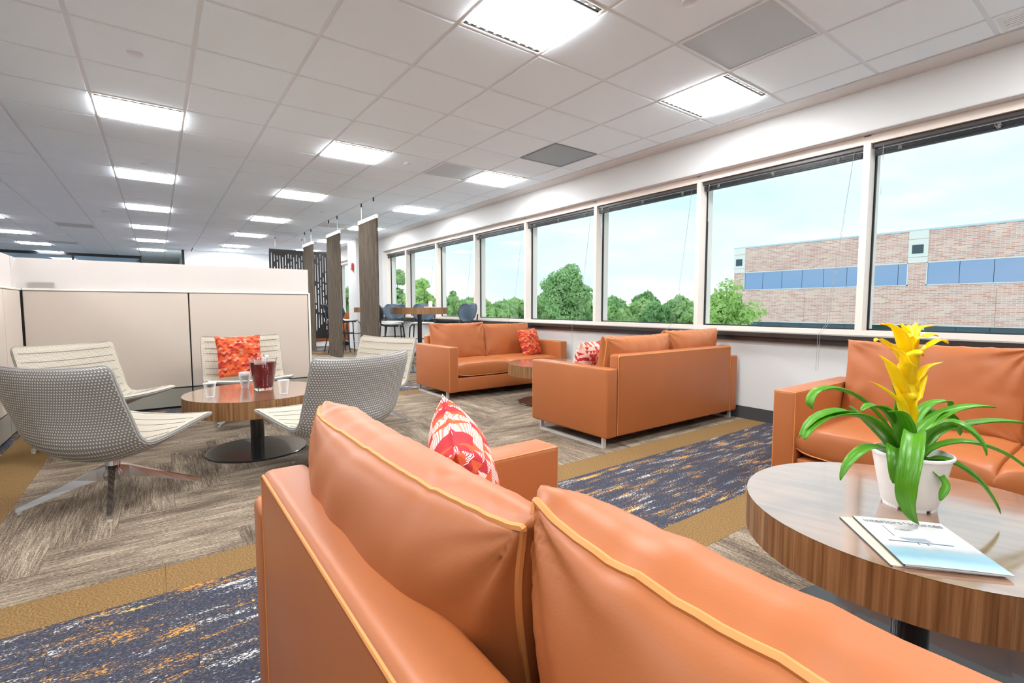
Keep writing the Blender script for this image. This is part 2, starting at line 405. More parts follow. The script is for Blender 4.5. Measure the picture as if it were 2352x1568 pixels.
def mat_brick():
    m = D.materials.new('facade_brick'); t = nt(m)
    tc = N(t, 'ShaderNodeTexCoord'); mp = N(t, 'ShaderNodeMapping'); mp.inputs['Rotation'].default_value = (0, 0, 0)
    uv = N(t, 'ShaderNodeUVMap')
    br = N(t, 'ShaderNodeTexBrick')
    br.inputs['Color1'].default_value = (*srgb(224, 160, 142), 1); br.inputs['Color2'].default_value = (*srgb(248, 206, 188), 1); br.inputs['Mortar'].default_value = (*srgb(250, 238, 230), 1)
    br.inputs['Scale'].default_value = 1.0; br.inputs['Mortar Size'].default_value = 0.012; br.inputs['Brick Width'].default_value = 0.40; br.inputs['Row Height'].default_value = 0.10
    L(t, uv.outputs[0], br.inputs['Vector'])
    n = N(t, 'ShaderNodeTexNoise', inp={'Scale': 0.6, 'Detail': 5.0}); L(t, uv.outputs[0], n.inputs['Vector'])
    mx = N(t, 'ShaderNodeMix', data_type='RGBA', blend_type='MULTIPLY'); mx.inputs[0].default_value = 0.5
    r = ramp(t, [(0.3, (0.78, 0.74, 0.76)), (0.7, (1, 1, 1))]); L(t, n.outputs['Fac'], r.inputs['Fac'])
    L(t, br.outputs['Color'], mx.inputs[6]); L(t, r.outputs[0], mx.inputs[7])
    b = N(t, 'ShaderNodeBsdfPrincipled', inp={'Roughness': 0.9}); o = N(t, 'ShaderNodeOutputMaterial')
    L(t, mx.outputs[2], b.inputs['Base Color']); L(t, b.outputs[0], o.inputs['Surface'])
    return m
M_brick = mat_brick()
M_facade_glass = principled('mirror_facade_glass', srgb(150, 168, 198), 0.03, metal=0.85)
M_facade_dark = principled('dark_facade_glass', srgb(78, 92, 98), 0.05, metal=0.5)

def mat_clear(name, color, rough=0.02, alpha=0.3):
    m = D.materials.new(name); t = nt(m)
    tr = N(t, 'ShaderNodeBsdfTransparent'); tr.inputs['Color'].default_value = (0.95, 0.95, 0.95, 1)
    b = N(t, 'ShaderNodeBsdfPrincipled', inp={'Roughness': rough}); b.inputs['Base Color'].default_value = (*color, 1)
    fr = N(t, 'ShaderNodeLayerWeight'); fr.inputs['Blend'].default_value = alpha
    mx = N(t, 'ShaderNodeMixShader'); o = N(t, 'ShaderNodeOutputMaterial')
    L(t, fr.outputs['Facing'], mx.inputs['Fac']); L(t, tr.outputs[0], mx.inputs[1]); L(t, b.outputs[0], mx.inputs[2]); L(t, mx.outputs[0], o.inputs['Surface'])
    return m
M_cup = mat_clear('clear_plastic', (0.85, 0.88, 0.9), 0.1, 0.45)
M_glass = principled('clear_glass', (1, 1, 1), 0.0, trans=1.0, ior=1.45)
M_juice = principled('red_drink', (0.22, 0.001, 0.007), 0.03, trans=0.55, ior=1.1)

# ------------------------------------------------------------------ mesh helpers
def link(o, parent=None):
    COL.objects.link(o)
    if parent is not None: o.parent = parent
    return o

def mk(name, verts, faces, mat, parent=None, smooth=False, uvs=None, auto=None):
    me = D.meshes.new(name)
    me.from_pydata([tuple(v) for v in verts], [], faces)
    me.materials.append(mat)
    if uvs is not None:
        ul = me.uv_layers.new(name='UVMap')
        for poly in me.polygons:
            for li in poly.loop_indices:
                ul.data[li].uv = uvs[me.loops[li].vertex_index]
    if smooth:
        me.polygons.foreach_set('use_smooth', [True] * len(me.polygons))
        if auto is not None: me.set_sharp_from_angle(angle=math.radians(auto))
    me.update()
    return link(D.objects.new(name, me), parent)

class MB:
    def __init__(s): s.v = []; s.f = []
    def add(s, vs, fs):
        o = len(s.v); s.v += [Vector(x) for x in vs]; s.f += [tuple(i + o for i in f) for f in fs]; return s
    def box(s, x0, x1, y0, y1, z0, z1):
        return s.add([(x0, y0, z0), (x1, y0, z0), (x1, y1, z0), (x0, y1, z0), (x0, y0, z1), (x1, y0, z1), (x1, y1, z1), (x0, y1, z1)],
                     [(3, 2, 1, 0), (4, 5, 6, 7), (0, 1, 5, 4), (1, 2, 6, 5), (2, 3, 7, 6), (3, 0, 4, 7)])
    def rbox(s, x0, x1, y0, y1, z0, z1, r=0.01, seg=2):
        bm = bmesh.new(); bmesh.ops.create_cube(bm, size=1)
        for v in bm.verts:
            v.co = Vector(((x0 + x1) / 2 + v.co.x * (x1 - x0), (y0 + y1) / 2 + v.co.y * (y1 - y0), (z0 + z1) / 2 + v.co.z * (z1 - z0)))
        bmesh.ops.bevel(bm, geom=list(bm.edges), offset=r, segments=seg, profile=0.5, affect='EDGES')
        bm.verts.index_update()
        s.add([v.co.copy() for v in bm.verts], [tuple(v.index for v in f.verts) for f in bm.faces]); bm.free(); return s
    def tube(s, pts, r, n=8, closed=False, cap=True):
        pts = [Vector(p) for p in pts]; rr = r if isinstance(r, (list, tuple)) else [r] * len(pts)
        m = len(pts); vs = []; fs = []
        up = Vector((0, 0, 1)); prev = None
        for i, p in enumerate(pts):
            if closed: tdir = pts[(i + 1) % m] - pts[i - 1]
            else: tdir = pts[min(i + 1, m - 1)] - pts[max(i - 1, 0)]
            tdir = tdir.normalized() if tdir.length > 1e-9 else Vector((0, 0, 1))
            if prev is None:
                a = tdir.cross(up)
                if a.length < 0.05: a = tdir.cross(Vector((1, 0, 0)))
            else:
                a = prev - tdir * prev.dot(tdir)
                if a.length < 1e-5: a = tdir.cross(up)
            a.normalize(); prev = a; b = tdir.cross(a)
            for k in range(n):
                th = 2 * PI * k / n
                vs.append(p + a * (math.cos(th) * rr[i]) + b * (math.sin(th) * rr[i]))
        last = m if closed else m - 1
        for i in range(last):
            j = (i + 1) % m
            for k in range(n):
                k2 = (k + 1) % n
                fs.append((i * n + k, i * n + k2, j * n + k2, j * n + k))
        if cap and not closed:
            fs.append(tuple(range(n - 1, -1, -1))); fs.append(tuple((m - 1) * n + k for k in range(n)))
        return s.add(vs, fs)
    def lathe(s, prof, n=32, c=(0, 0, 0), sx=1, sy=1, closed_prof=False):
        vs = []; fs = []; m = len(prof)
        for (r, z) in prof:
            for k in range(n):
                th = 2 * PI * k / n
                vs.append((c[0] + r * math.cos(th) * sx, c[1] + r * math.sin(th) * sy, c[2] + z))
        rng = m if closed_prof else m - 1
        for i in range(rng):
            j = (i + 1) % m
            for k in range(n):
                k2 = (k + 1) % n
                fs.append((i * n + k, i * n + k2, j * n + k2, j * n + k))
        if not closed_prof:
            if prof[0][0] > 1e-6: fs.append(tuple(range(n - 1, -1, -1)))
            if prof[-1][0] > 1e-6: fs.append(tuple((m - 1) * n + k for k in range(n)))
        return s.add(vs, fs)
    def bar(s, a, b, w0, h0, w1=None, h1=None, up=(0, 0, 1)):
        """tapered rectangular bar from a to b"""
        a, b = Vector(a), Vector(b); d = (b - a).normalized(); x = d.cross(Vector(up)).normalized(); y = x.cross(d)
        w1 = w0 if w1 is None else w1; h1 = h0 if h1 is None else h1
        vs = []
        for p, ww, hh in ((a, w0, h0), (b, w1, h1)):
            vs += [p - x * ww / 2 - y * hh / 2, p + x * ww / 2 - y * hh / 2, p + x * ww / 2 + y * hh / 2, p - x * ww / 2 + y * hh / 2]
        return s.add(vs, [(0, 1, 2, 3), (7, 6, 5, 4), (0, 4, 5, 1), (1, 5, 6, 2), (2, 6, 7, 3), (3, 7, 4, 0)])
    def build(s, name, mat, parent=None, smooth=False, auto=40, uvs=None):
        return mk(name, s.v, s.f, mat, parent, smooth, uvs, auto if smooth else None)

def B(name, mat, parent, *box):
    return MB().box(*box).build(name, mat, parent)

def tag(o, label, cat, group=None):
    o['label'] = label; o['category'] = cat
    if group: o['group'] = group
    return o
def struct(o): o['kind'] = 'structure'; return o
def thing(name, label, cat, loc=(0, 0, 0), rz=0, group=None):
    o = D.objects.new(name, None); o.empty_display_size = 0.1; link(o)
    o.location = loc; o.rotation_euler = (0, 0, rz)
    return tag(o, label, cat, group)
def copy_tree(o, parent=None):
    c = o.copy(); COL.objects.link(c); c.parent = parent
    for ch in list(o.children): copy_tree(ch, c)
    return c

# ------------------------------------------------------------------ layout constants
G = 0.6096; GX, GY = -1.56954, 2.56449
C = 2.6915            # ceiling grid level
XW = 4.407            # window wall face
XF = 4.50             # window frame face
YB, YN, XL = 17.0, -3.2, -7.0
ZS, ZGB, ZH = 0.815, 0.855, 2.30      # sill top, glass bottom, head frame bottom
cellxy = lambda i, j: (GX + i * G, GY + j * G)

# ------------------------------------------------------------------ floor: slab + carpet planks
floor = struct(B('floor', M_navy, None, XL - 0.2, 4.9, YN - 0.2, 27, -0.3, -0.008))
PW, PLn = 0.2286, 0.9144
def plank(name, mat, x0, x1, y0, y1, along_x):
    if x1 - x0 < 0.01 or y1 - y0 < 0.01: return
    g = 0.0006; z0, z1 = -0.008, 0.0
    x0 += g; x1 -= g; y0 += g; y1 -= g
    mb = MB().box(x0, x1, y0, y1, z0, z1)
    ou, ov = random.random() * 40, random.random() * 40
    uvs = [((v.x if along_x else v.y) + ou, (v.y if along_x else v.x) + ov) for v in mb.v]
    mb.build(name, mat, floor, uvs=uvs)
def clip(x0, x1, y0, y1, r):
    return max(x0, r[0]), min(x1, r[1]), max(y0, r[2]), min(y1, r[3])
def herring(r):
    x0, x1, y0, y1 = r; nx = int((x1 - x0) / PW) + 6; ny = int((y1 - y0) / PW) + 6
    for k in range(-8, ny + 8):
        for m in range(-3, nx // 8 + 4):
            xs = x0 + (k + 8 * m) * PW; ys = y0 + k * PW
            c = clip(xs, xs + 4 * PW, ys, ys + PW, r)
            if c[1] > c[0] and c[3] > c[2]: plank('carpet_plank', M_beige, *c, True)
    for k in range(-8, nx + 8):
        for m in range(-4, ny // 8 + 4):
            xs = x0 + k * PW; ys = y0 + (k - 7 + 8 * m) * PW
            c = clip(xs, xs + PW, ys, ys + 4 * PW, r)
            if c[1] > c[0] and c[3] > c[2]: plank('carpet_plank', M_beige, *c, False)
def strip(mat, x0, x1, y0, y1, along_x, rows=1, ln=PLn):
    if along_x:
        h = (y1 - y0) / rows
        for k in range(rows):
            x = x0 - (0.37 * k) % ln
            while x < x1:
                plank('carpet_plank', mat, *clip(x, x + ln, y0 + k * h, y0 + (k + 1) * h, (x0, x1, y0, y1)), True); x += ln
    else:
        h = (x1 - x0) / rows
        for k in range(rows):
            y = y0 - (0.37 * k) % ln
            while y < y1:
                plank('carpet_plank', mat, *clip(x0 + k * h, x0 + (k + 1) * h, y, y + ln, (x0, x1, y0, y1)), False); y += ln
herring((-0.65, XW, 2.34, 5.39))
herring((0.9, XW, -0.9, 1.15))
strip(M_ochre, -0.93, XW, 2.12, 2.34, True)
strip(M_ochre, -0.93, XW, 5.39, 5.61, True)
strip(M_ochre, -0.93, -0.65, 2.34, 5.39, False)
strip(M_ochre, -0.93, XW, 1.15, 1.37, True)
strip(M_navy, -1.4, XW, 1.37, 2.12, True, 3)
strip(M_navy, -0.93, XW, 5.61, 6.36, True, 3)
strip(M_ochre, 1.4, XW, 6.36, 6.58, True)
strip(M_navy, -1.4, -0.93, 2.12, 6.36, False, 2)
# distant bands: too small to tell planks apart
fm = MB(); 
def farband(mat_name, mat, rects):
    mb = MB()
    for r in rects: mb.box(r[0], r[1], r[2], r[3], -0.008, 0.0)
    o = mb.build(mat_name, mat, floor, uvs=[(v.x * 1.0, v.y * 1.0) for v in mb.v]); o['kind'] = 'stuff'; return o
farband('far_beige_carpet', M_beige, [(1.4, XW, 6.58, 11.2), (XL, 0.9, -3.2, 1.15), (0.9, XW, -3.2, -0.9)])
farband('far_ochre_carpet', M_ochre, [(1.4, XW, 11.2, 11.7), (1.4, XW, 13.4, 13.7)])
farband('far_navy_carpet', M_navy, [(1.4, XW, 11.7, 13.4), (1.4, XW, 13.7, YB), (XL, 1.4, 6.36, YB), (XL, -1.4, 1.15, 6.36), (XL, 0.65, YB, 26)])

# ------------------------------------------------------------------ ceiling: grid plate + tiles
ceiling = struct(B('ceiling', M_grid, None, XL - 0.2, 4.9, YN - 0.2, 27, C, C + 0.25))
rows_l = [-1, 4, 8, 12, 16, 20, 24]
LIGHTS = [(i, j) for i in (2, 5, 8) for j in rows_l] + [(-2, j) for j in (4, 8, 12, 16, 20, 24, 28)] + [(-6, j) for j in (-1, 4, 8, 12, 16, 20)] + [(2, -5), (5, -5), (8, -5), (-2, -1), (-2, 32)]
LIGHTS = [(i, j) for (i, j) in LIGHTS if not (i >= 5 and j > 20)]
LIGHTS += [(5, 22), (-6, 24), (-6, 28), (-6, 32), (-4, 34), (-2, 36), (-6, 36), (-10, 4), (-10, 12), (-10, 20), (-10, 28), (-10, 34)]  # after the first, lamps added to brighten the far office and left ceiling
VENTS = {(7, 4): 'p', (8, 2): 'd', (7, -2): 'P', (0, 17): 'p', (-1, 23): 'p', (7, 12): 'p', (8, 13): 'p', (6, 15): 'p'}
SLOT = (10, -4)
used = set(LIGHTS) | set(VENTS)
cells = []
tw = 0.012
def in_room(x0, x1, y0, y1):
    return True
for i in range(-9, 10):
    for j in range(-9, 34):
        if (i, j) in used: continue
        x0, y0 = cellxy(i, j); x1, y1 = x0 + G, y0 + G
        if i == 9: x1 = 4.20
        if y0 > YB - 0.1 and x0 > 0.6: continue
        pj = [project((x, y, C)) for x in (x0, x1) for y in (y0, y1)]
        area = 0
        if all(pj):
            xs = [min(max(p[0], 0), 2352) for p in pj]; ys = [min(max(p[1], 0), 1568) for p in pj]
            area = (max(xs) - min(xs)) * (max(ys) - min(ys))
        cells.append((area, i, j, x0, x1, y0, y1))
cells.sort(key=lambda c: -c[0])
def tile_geom(mb, x0, x1, y0, y1):
    a, b = tw, tw + 0.006; zt, zb = C + 0.001, C - 0.007
    o = [(x0 + a, y0 + a, zt), (x1 - a, y0 + a, zt), (x1 - a, y1 - a, zt), (x0 + a, y1 - a, zt),
         (x0 + a, y0 + a, C - 0.003), (x1 - a, y0 + a, C - 0.003), (x1 - a, y1 - a, C - 0.003), (x0 + a, y1 - a, C - 0.003),
         (x0 + b, y0 + b, zb), (x1 - b, y0 + b, zb), (x1 - b, y1 - b, zb), (x0 + b, y1 - b, zb)]
    f = []
    for r in (0, 4):
        for k in range(4):
            k2 = (k + 1) % 4; f.append((r + k2, r + k, r + 4 + k, r + 4 + k2))
    f.append((11, 10, 9, 8))
    mb.add(o, f)
tproto = None
rest = MB()
for n_, (area, i, j, x0, x1, y0, y1) in enumerate(cells):
    if n_ < 300 and area > 60:
        if i == 9:
            mb = MB(); tile_geom(mb, x0, x1, y0, y1); mb.build('ceiling_tile', M_tile, ceiling)
        elif tproto is None:
            mb = MB(); tile_geom(mb, 0, G, 0, G); tproto = mb.build('ceiling_tile', M_tile, ceiling)
            for v in tproto.data.vertices: v.co.z -= 0
            tproto.location = (x0, y0, 0)
        else:
            o = D.objects.new('ceiling_tile', tproto.data); link(o, ceiling); o.location = (x0, y0, 0)
    else:
        tile_geom(rest, x0, x1, y0, y1)
o = rest.build('distant_ceiling_tiles', M_tile, ceiling); o['kind'] = 'stuff'
struct(B('trim_1', M_soffit, None, 4.20, XW, YN, YB, C - 0.012, C))

# ------------------------------------------------------------------ lights
def make_light(fins):
    t_ = thing('ceiling_light', 'x', 'ceiling light', group='recessed ceiling lights')
    mb = MB(); e = 0.008; zt, zb = 0.0, -0.009
    mb.box(e, 0.022, e, G - e, zb, zt).box(G - 0.022, G - e, e, G - e, zb, zt).box(0.022, G - 0.022, e, 0.018, zb, zt).box(0.022, G - 0.022, G - 0.018, G - e, zb, zt)
    mb.box(0.022, G - 0.022, 0.058, 0.070, zb, zt).box(0.022, G - 0.022, G - 0.070, G - 0.058, zb, zt)
    mb.build('frame', M_lampframe, t_)
    for y0 in (0.018, G - 0.058):
        s = MB().box(0.022, G - 0.022, y0, y0 + 0.04, -0.003, zt).build('air_slot', M_slot, t_)
        if fins:
            f0 = None
            for k in range(9):
                if f0 is None: f0 = MB().box(0.05, 0.07, 0.015, 0.025, -0.005, -0.003).build('slot_fin', M_steel, s); fo = f0
                else: fo = link(D.objects.new('slot_fin', f0.data), s)
                fo.location = (k * 0.06, y0, 0)
    MB().box(0.026, G - 0.026, 0.074, G - 0.074, -0.022, -0.001).build('diffuser', M_lamp, t_)
    return t_
lp = [make_light(True), make_light(False)]; first = [True, True]
colname = {8: 'window-side row', 5: 'second row from the windows', 2: 'third row from the windows', -2: 'row above the glass office', -6: 'partly added row beyond the cubicles', -4: 'short added row inside the glass office', -10: 'unseen leftmost row'}
LBL = {(8, -1): 'square ceiling light beside the large perforated vent, nearest the windows', (5, -1): 'largest ceiling light, cut by the top edge of the photo',
       (8, 4): 'ceiling light just right of a grey perforated vent, window-side row', (2, 4): 'leftmost large ceiling light, upper left of the photo', (5, 4): 'ceiling light between the upper left one and the grey vents'}
ordn = ['nearest', 'second', 'third', 'fourth', 'fifth', 'sixth', 'seventh', 'eighth', 'ninth', 'tenth']
percol = {}
for (i, j) in sorted(LIGHTS, key=lambda c: c[1]):
    kd = 0 if (i, j) in ((5, -1), (8, -1), (2, 4), (5, 4), (8, 4)) else 1
    o = lp[kd] if first[kd] else copy_tree(lp[kd]); first[kd] = False
    x0, y0 = cellxy(i, j); o.location = (x0, y0, C)
    k = percol.get(i, 0); percol[i] = k + 1
    o['label'] = LBL.get((i, j), 'recessed ceiling light, %s in the %s' % (ordn[k], colname[i]))

# perforated return vents
def mat_perf(name, dark, light, sc, thr):
    m = D.materials.new(name); t = nt(m)
    tc = N(t, 'ShaderNodeTexCoord'); v = N(t, 'ShaderNodeTexVoronoi', inp={'Scale': sc, 'Randomness': 0.0}); L(t, tc.outputs['Object'], v.inputs['Vector'])
    r = ramp(t, [(thr - 0.04, dark), (thr + 0.04, light)]); L(t, v.outputs['Distance'], r.inputs['Fac'])
    b = N(t, 'ShaderNodeBsdfPrincipled', inp={'Roughness': 0.5}); o = N(t, 'ShaderNodeOutputMaterial')
    L(t, r.outputs[0], b.inputs['Base Color']); L(t, b.outputs[0], o.inputs['Surface']); return m
M_perf = mat_perf('perforated_grille', srgb(60, 62, 66), srgb(190, 196, 202), 110, 0.36)
M_perf2 = mat_perf('dark_perforated_grille', srgb(60, 64, 70), srgb(148, 154, 160), 110, 0.36)
VL = {(7, -2): 'large perforated air vent beside the square light at the top of the photo', (8, 2): 'dark grey air vent alone in the ceiling near the windows',
      (7, 4): 'grey perforated air vent touching the left side of a window-side light', (0, 17): 'thin grey vent in the ceiling above the left cubicle wall',
      (-1, 23): 'farthest small grey vent above the glass office', (7, 12): 'grey air vent above the hanging brown panels', (8, 13): 'grey air vent in front of the white column', (6, 15): 'dim grey air vent behind the first hanging panel cables'}
for (i, j), kd in VENTS.items():
    x0, y0 = cellxy(i, j)
    v = thing('air_vent', VL[(i, j)], 'air vent', (x0, y0, C), group='ceiling air vents')
    MB().box(0.010, 0.026, 0.010, G - 0.010, -0.008, 0).box(G - 0.026, G - 0.010, 0.010, G - 0.010, -0.008, 0).box(0.026, G - 0.026, 0.010, 0.026, -0.008, 0).box(0.026, G - 0.026, G - 0.026, G - 0.010, -0.008, 0).build('frame', M_grid if kd != 'd' else M_perf2, v)
    MB().box(0.026, G - 0.026, 0.026, G - 0.026, -0.004, 0).build('perforated_plate', M_perf2 if kd == 'd' else M_perf, v)
for n_, (i, j, lab) in enumerate([(2.5, 2.5, 'round white sprinkler cover above the upper left light'), (2.5, 7.5, 'round white sprinkler cover between the two left lights'), (6.5, -1.5, 'round white sprinkler cover cut by the top edge of the photo'),
        (6.5, 4.5, 'round white sprinkler cover left of the grey vent'), (6.5, 10.3, 'small round sprinkler cover above the hanging panels'), (1.5, 13.7, 'small round sprinkler cover above the left cubicle wall'), (1.5, 18, 'farthest small sprinkler cover near the glass office')]):
    x0, y0 = GX + i * G, GY + j * G
    tag(MB().lathe([(0.0, -0.016), (0.038, -0.016), (0.042, -0.013), (0.042, -0.007), (0.036, -0.006)], 28, (x0, y0, C)).build('sprinkler_cover', M_sprk, None, True), lab, 'sprinkler', 'sprinkler covers')
# linear slot diffuser at the window side
x0, y0 = cellxy(9, -4)
sd = thing('slot_diffuser', 'narrow slatted air diffuser in the ceiling at the top right corner', 'air vent', (x0 + 0.03, y0 - 0.02, C))
MB().box(0, 0.22, 0, 0.6, -0.011, 0).build('frame', M_grid, sd)
for k in range(7): MB().box(0.03 + k * 0.024, 0.04 + k * 0.024, 0.02, 0.58, -0.014, -0.011).build('slat', M_steel, sd)

# ------------------------------------------------------------------ walls
mb = MB()
mb.box(XW, 4.75, YN, YB, 0, 0.772)                    # under the windows
mb.box(XW, 4.75, YN, YB, 2.37, C)                     # above
mb.box(XW, 4.75, 11.30, 12.45, 0.772, 2.37)           # pier
mb.box(XW, 4.75, 16.4, YB, 0.772, 2.37)
wr = struct(mb.build('wall_right', M_wall))
struct(B('baseboard_right', M_base, None, XW - 0.012, XW, YN, YB, 0, 0.115))
struct(B('wall_back', M_back, None, 0.70, 4.75, YB, YB + 0.2, 0, C))
struct(B('trim_2', M_black, None, 0.64, 0.70, YB - 0.02, YB + 0.2, 0, C))
struct(B('wall_corridor', M_corr, None, -0.5, 0.9, 21.6, 21.8, 0, C))
struct(B('wall_corridor_side', M_corr, None, 0.70, 0.9, YB + 0.2, 21.6, 0, C))
struct(B('wall_left', M_back, None, XL - 0.2, XL, YN, 27, 0, C))
struct(B('wall_front', M_back, None, XL, 4.75, YN - 0.2, YN, 0, C))
struct(B('wall_far', M_office, None, XL, -0.3, 26, 26.2, 0, C))
struct(B('wall_office_side', M_office, None, -0.40, -0.34, 19.95, 26, 0, C))
# column with fire alarm
struct(B('column', M_wall, None, 3.95, XW, 11.82, 12.44, 0, C))
fa = thing('fire_alarm', 'red fire alarm strobe on the white column', 'fire alarm', (3.95, 12.06, 2.03))
MB().rbox(-0.045, 0, -0.06, 0.06, -0.09, 0.09, 0.008).build('housing', M_red, fa)
MB().rbox(-0.065, -0.045, -0.028, 0.028, -0.03, 0.05, 0.006).build('strobe_lens', M_alarmwhite, fa)
ol = thing('power_outlet', 'white power outlet on the wall behind a bar stool', 'outlet', (XW, 11.6, 0.45))
MB().rbox(-0.006, 0, -0.04, 0.04, -0.06, 0.06, 0.002).build('plate', M_white_pot, ol)
for z in (-0.025, 0.025): MB().rbox(-0.008, -0.006, -0.014, 0.014, z - 0.013, z + 0.013, 0.0009).build('socket', M_slot, ol)

# glass partition of the far office
gp = struct(D.objects.new('wall_glass', None)); link(gp)
MB().box(XL, -0.34, 19.88, 19.94, C - 0.09, C).box(-0.40, -0.34, 19.88, 19.94, 0, C - 0.09).box(XL, -0.40, 19.88, 19.94, 0, 0.1).build('frame', M_black, gp)
for k in range(4):
    xa, xb = -0.40 - (k + 1) * 1.6, -0.40 - k * 1.6
    B('mullion', M_black, gp, xa - 0.03, xa + 0.03, 19.88, 19.94, 0.1, C - 0.09)
    B('pane', M_pane2, gp, xa + 0.03, xb - (0.03 if k else 0), 19.905, 19.915, 0.1, C - 0.09)

# ------------------------------------------------------------------ windows, blinds, sill
MULL = [1.49 + 1.447 * k for k in range(-3, 7)]
edges = MULL + [11.30]
gi = 0
def window(n_, ya, yb, lm=True):
    wn = struct(D.objects.new('window_%d' % n_, None)); link(wn)
    a = ya + (0.024 if lm else 0.0); b = yb - 0.024
    MB().box(XF, 4.72, ya - 0.024, ya + 0.024, ZS, ZH + 0.055).build('mullion', M_alu, wn)
    MB().box(XF, 4.72, a, b, ZH, 2.37).build('head_rail', M_alu, wn)
    MB().box(XF, 4.72, a, b, ZS, ZGB).build('bottom_rail', M_alu, wn)
    mg = MB(); xg = 4.605
    mg.box(xg, xg + 0.02, a, a + 0.012, ZGB, ZH).box(xg, xg + 0.02, b - 0.012, b, ZGB, ZH).box(xg, xg + 0.02, a, b, ZGB, ZGB + 0.012)
    mg.build('gasket', M_gasket, wn)
    B('pane', M_pane, wn, xg + 0.006, xg + 0.012, a + 0.012, b - 0.012, ZGB + 0.012, ZH)
for k in range(len(edges) - 1):
    window(k + 1, edges[k], edges[k + 1])
window(len(edges), 12.47, 13.9); window(len(edges) + 1, 13.9, 15.2); window(len(edges) + 2, 15.2, 16.4)
struct(B('trim_3', M_alu, None, XF, 4.72, 11.276, 11.30, ZS, 2.37))
mb = MB().box(4.33, XF, YN, 11.82, ZS - 0.037, ZS - 0.001).box(4.36, XW, YN, 11.82, ZS - 0.08, ZS - 0.037).box(4.33, XF, 12.45, YB, ZS - 0.037, ZS - 0.001)
struct(mb.build('trim_4', M_sill))
struct(B('trim_5', M_soffit, None, XW + 0.003, XF, YN, 11.30, 2.366, 2.3699))

BL = ['rightmost window', 'second window from the right edge', 'third window from the right', 'fourth window from the right', 'fifth window from the right', 'sixth window from the right', 'seventh window from the right', 'narrow far window beside the hanging panel']
def blind(ya, yb, lab, cordlen):
    a, b = ya + 0.03, yb - 0.03
    bl = thing('window_blind', 'raised charcoal blind across the top of the ' + lab, 'blind', (4.545, (a + b) / 2, ZH), group='raised window blinds')
    hw = (b - a) / 2
    MB().rbox(-0.022, 0.022, -hw, hw, -0.036, -0.001, 0.004, 1).build('headrail', M_blind_b, bl)
    st = MB()
    for k in range(7): st.box(-0.018, 0.018, -hw + 0.012, hw - 0.012, -0.079 + k * 0.0046, -0.0762 + k * 0.0046)
    st.build('slat_stack', M_blind, bl)
    MB().rbox(-0.019, 0.019, -hw + 0.012, hw - 0.012, -0.092, -0.081, 0.003, 1).build('bottom_rail', M_blind, bl)
    for fy in (-0.75, 0.0, 0.75):
        tb = MB(); pts = []
        for q in range(26):
            pts.append((-0.022 - 0.006 * random.random(), fy * hw + random.uniform(-0.022, 0.022) * (1 - q / 40), -0.046 - 0.045 * random.random()))
        tb.tube(pts, 0.0012, 4).build('ladder_cord', M_cord, bl)
    MB().tube([(-0.024, hw - 0.07, -0.03), (-0.026, hw - 0.07, -0.06), (-0.024, hw - 0.068, -0.40)], 0.003, 6).build('wand', M_wand, bl)
    cy = -hw + 0.06; zl = -cordlen
    cmb = MB()
    for dy in (-0.008, 0.008):
        cmb.tube([(-0.026, cy, -0.03), (-0.05, cy + 0.04 + dy * 0.3, -0.5), (-0.13, cy + 0.10 + dy, -1.40), (-0.225, cy + 0.12 + dy, -1.482), (-0.228, cy + 0.12 + dy, zl + 0.14), (-0.222, cy + 0.125 + dy, zl)], 0.0013, 5)
    cmb.build('lift_cord', M_cord, bl)
for k in range(8):
    ya, yb = MULL[2 + k], edges[3 + k]
    blind(ya, yb, BL[k], [1.72, 1.78, 1.63, 2.10, 1.66, 1.6, 1.6, 1.6][k])

# ------------------------------------------------------------------ cubicle partitions
YP, XP = 6.02, -0.967
cp = thing('cubicle_partition', 'long beige fabric cubicle partition with white screen behind the lounge chairs', 'partition', (0, YP, 0))
for (a, b) in ((-0.955, 0.262), (0.274, 1.43)):
    MB().rbox(a, b, 0.0, 0.05, 0.215, 1.185, 0.006).build('fabric_panel', M_cub, cp)
    MB().rbox(a, b, 0.006, 0.05, 0.02, 0.205, 0.004).build('kick_plate', M_kick, cp)
MB().box(-0.98, 1.45, 0.02, 0.045, 0.0, 1.19).build('core', M_black, cp)
MB().rbox(-0.955, 1.455, -0.006, 0.056, 1.187, 1.206, 0.004).build('top_rail', M_cap, cp)
MB().rbox(1.437, 1.458, -0.004, 0.054, 0.0, 1.206, 0.004).build('end_post', M_cap, cp)
MB().box(-0.990, 1.446, 0.020, 0.024, 1.207, 1.475).build('frosted_screen', M_frost, cp)
cp2 = thing('cubicle_partition', 'beige cubicle partition with white screen at the left edge of the photo', 'partition', (XP, 0, 0))
for (a, b) in ((5.42, 6.0), (4.21, 5.41), (3.0, 4.20)):
    MB().rbox(-0.05, 0, a, b, 0.215, 1.185, 0.006).build('fabric_panel', M_cub, cp2)
    MB().rbox(-0.05, -0.006, a, b, 0.02, 0.205, 0.004).build('kick_plate', M_kick, cp2)
MB().box(-0.045, -0.02, 3.0, 6.02, 0, 1.19).build('core', M_black, cp2)
MB().rbox(-0.056, 0.006, 3.0, 6.02, 1.187, 1.206, 0.004).build('top_rail', M_cap, cp2)
for (a, b) in ((5.86, 6.03), (4.3, 5.845), (3.0, 4.29)):
    MB().rbox(-0.030, -0.022, a, b, 1.207, 1.475, 0.002).build('frosted_screen', M_frost, cp2)
MB().box(-0.028, -0.024, 5.845, 5.86, 1.39, 1.475).build('screen_clip', M_slot, cp2)
tag(MB().rbox(-0.925, -0.745, YP + 0.0245, YP + 0.10, 1.207, 1.262, 0.002).build('desk_box', M_silhouette), 'grey box silhouette showing through the frosted screen at left', 'box')

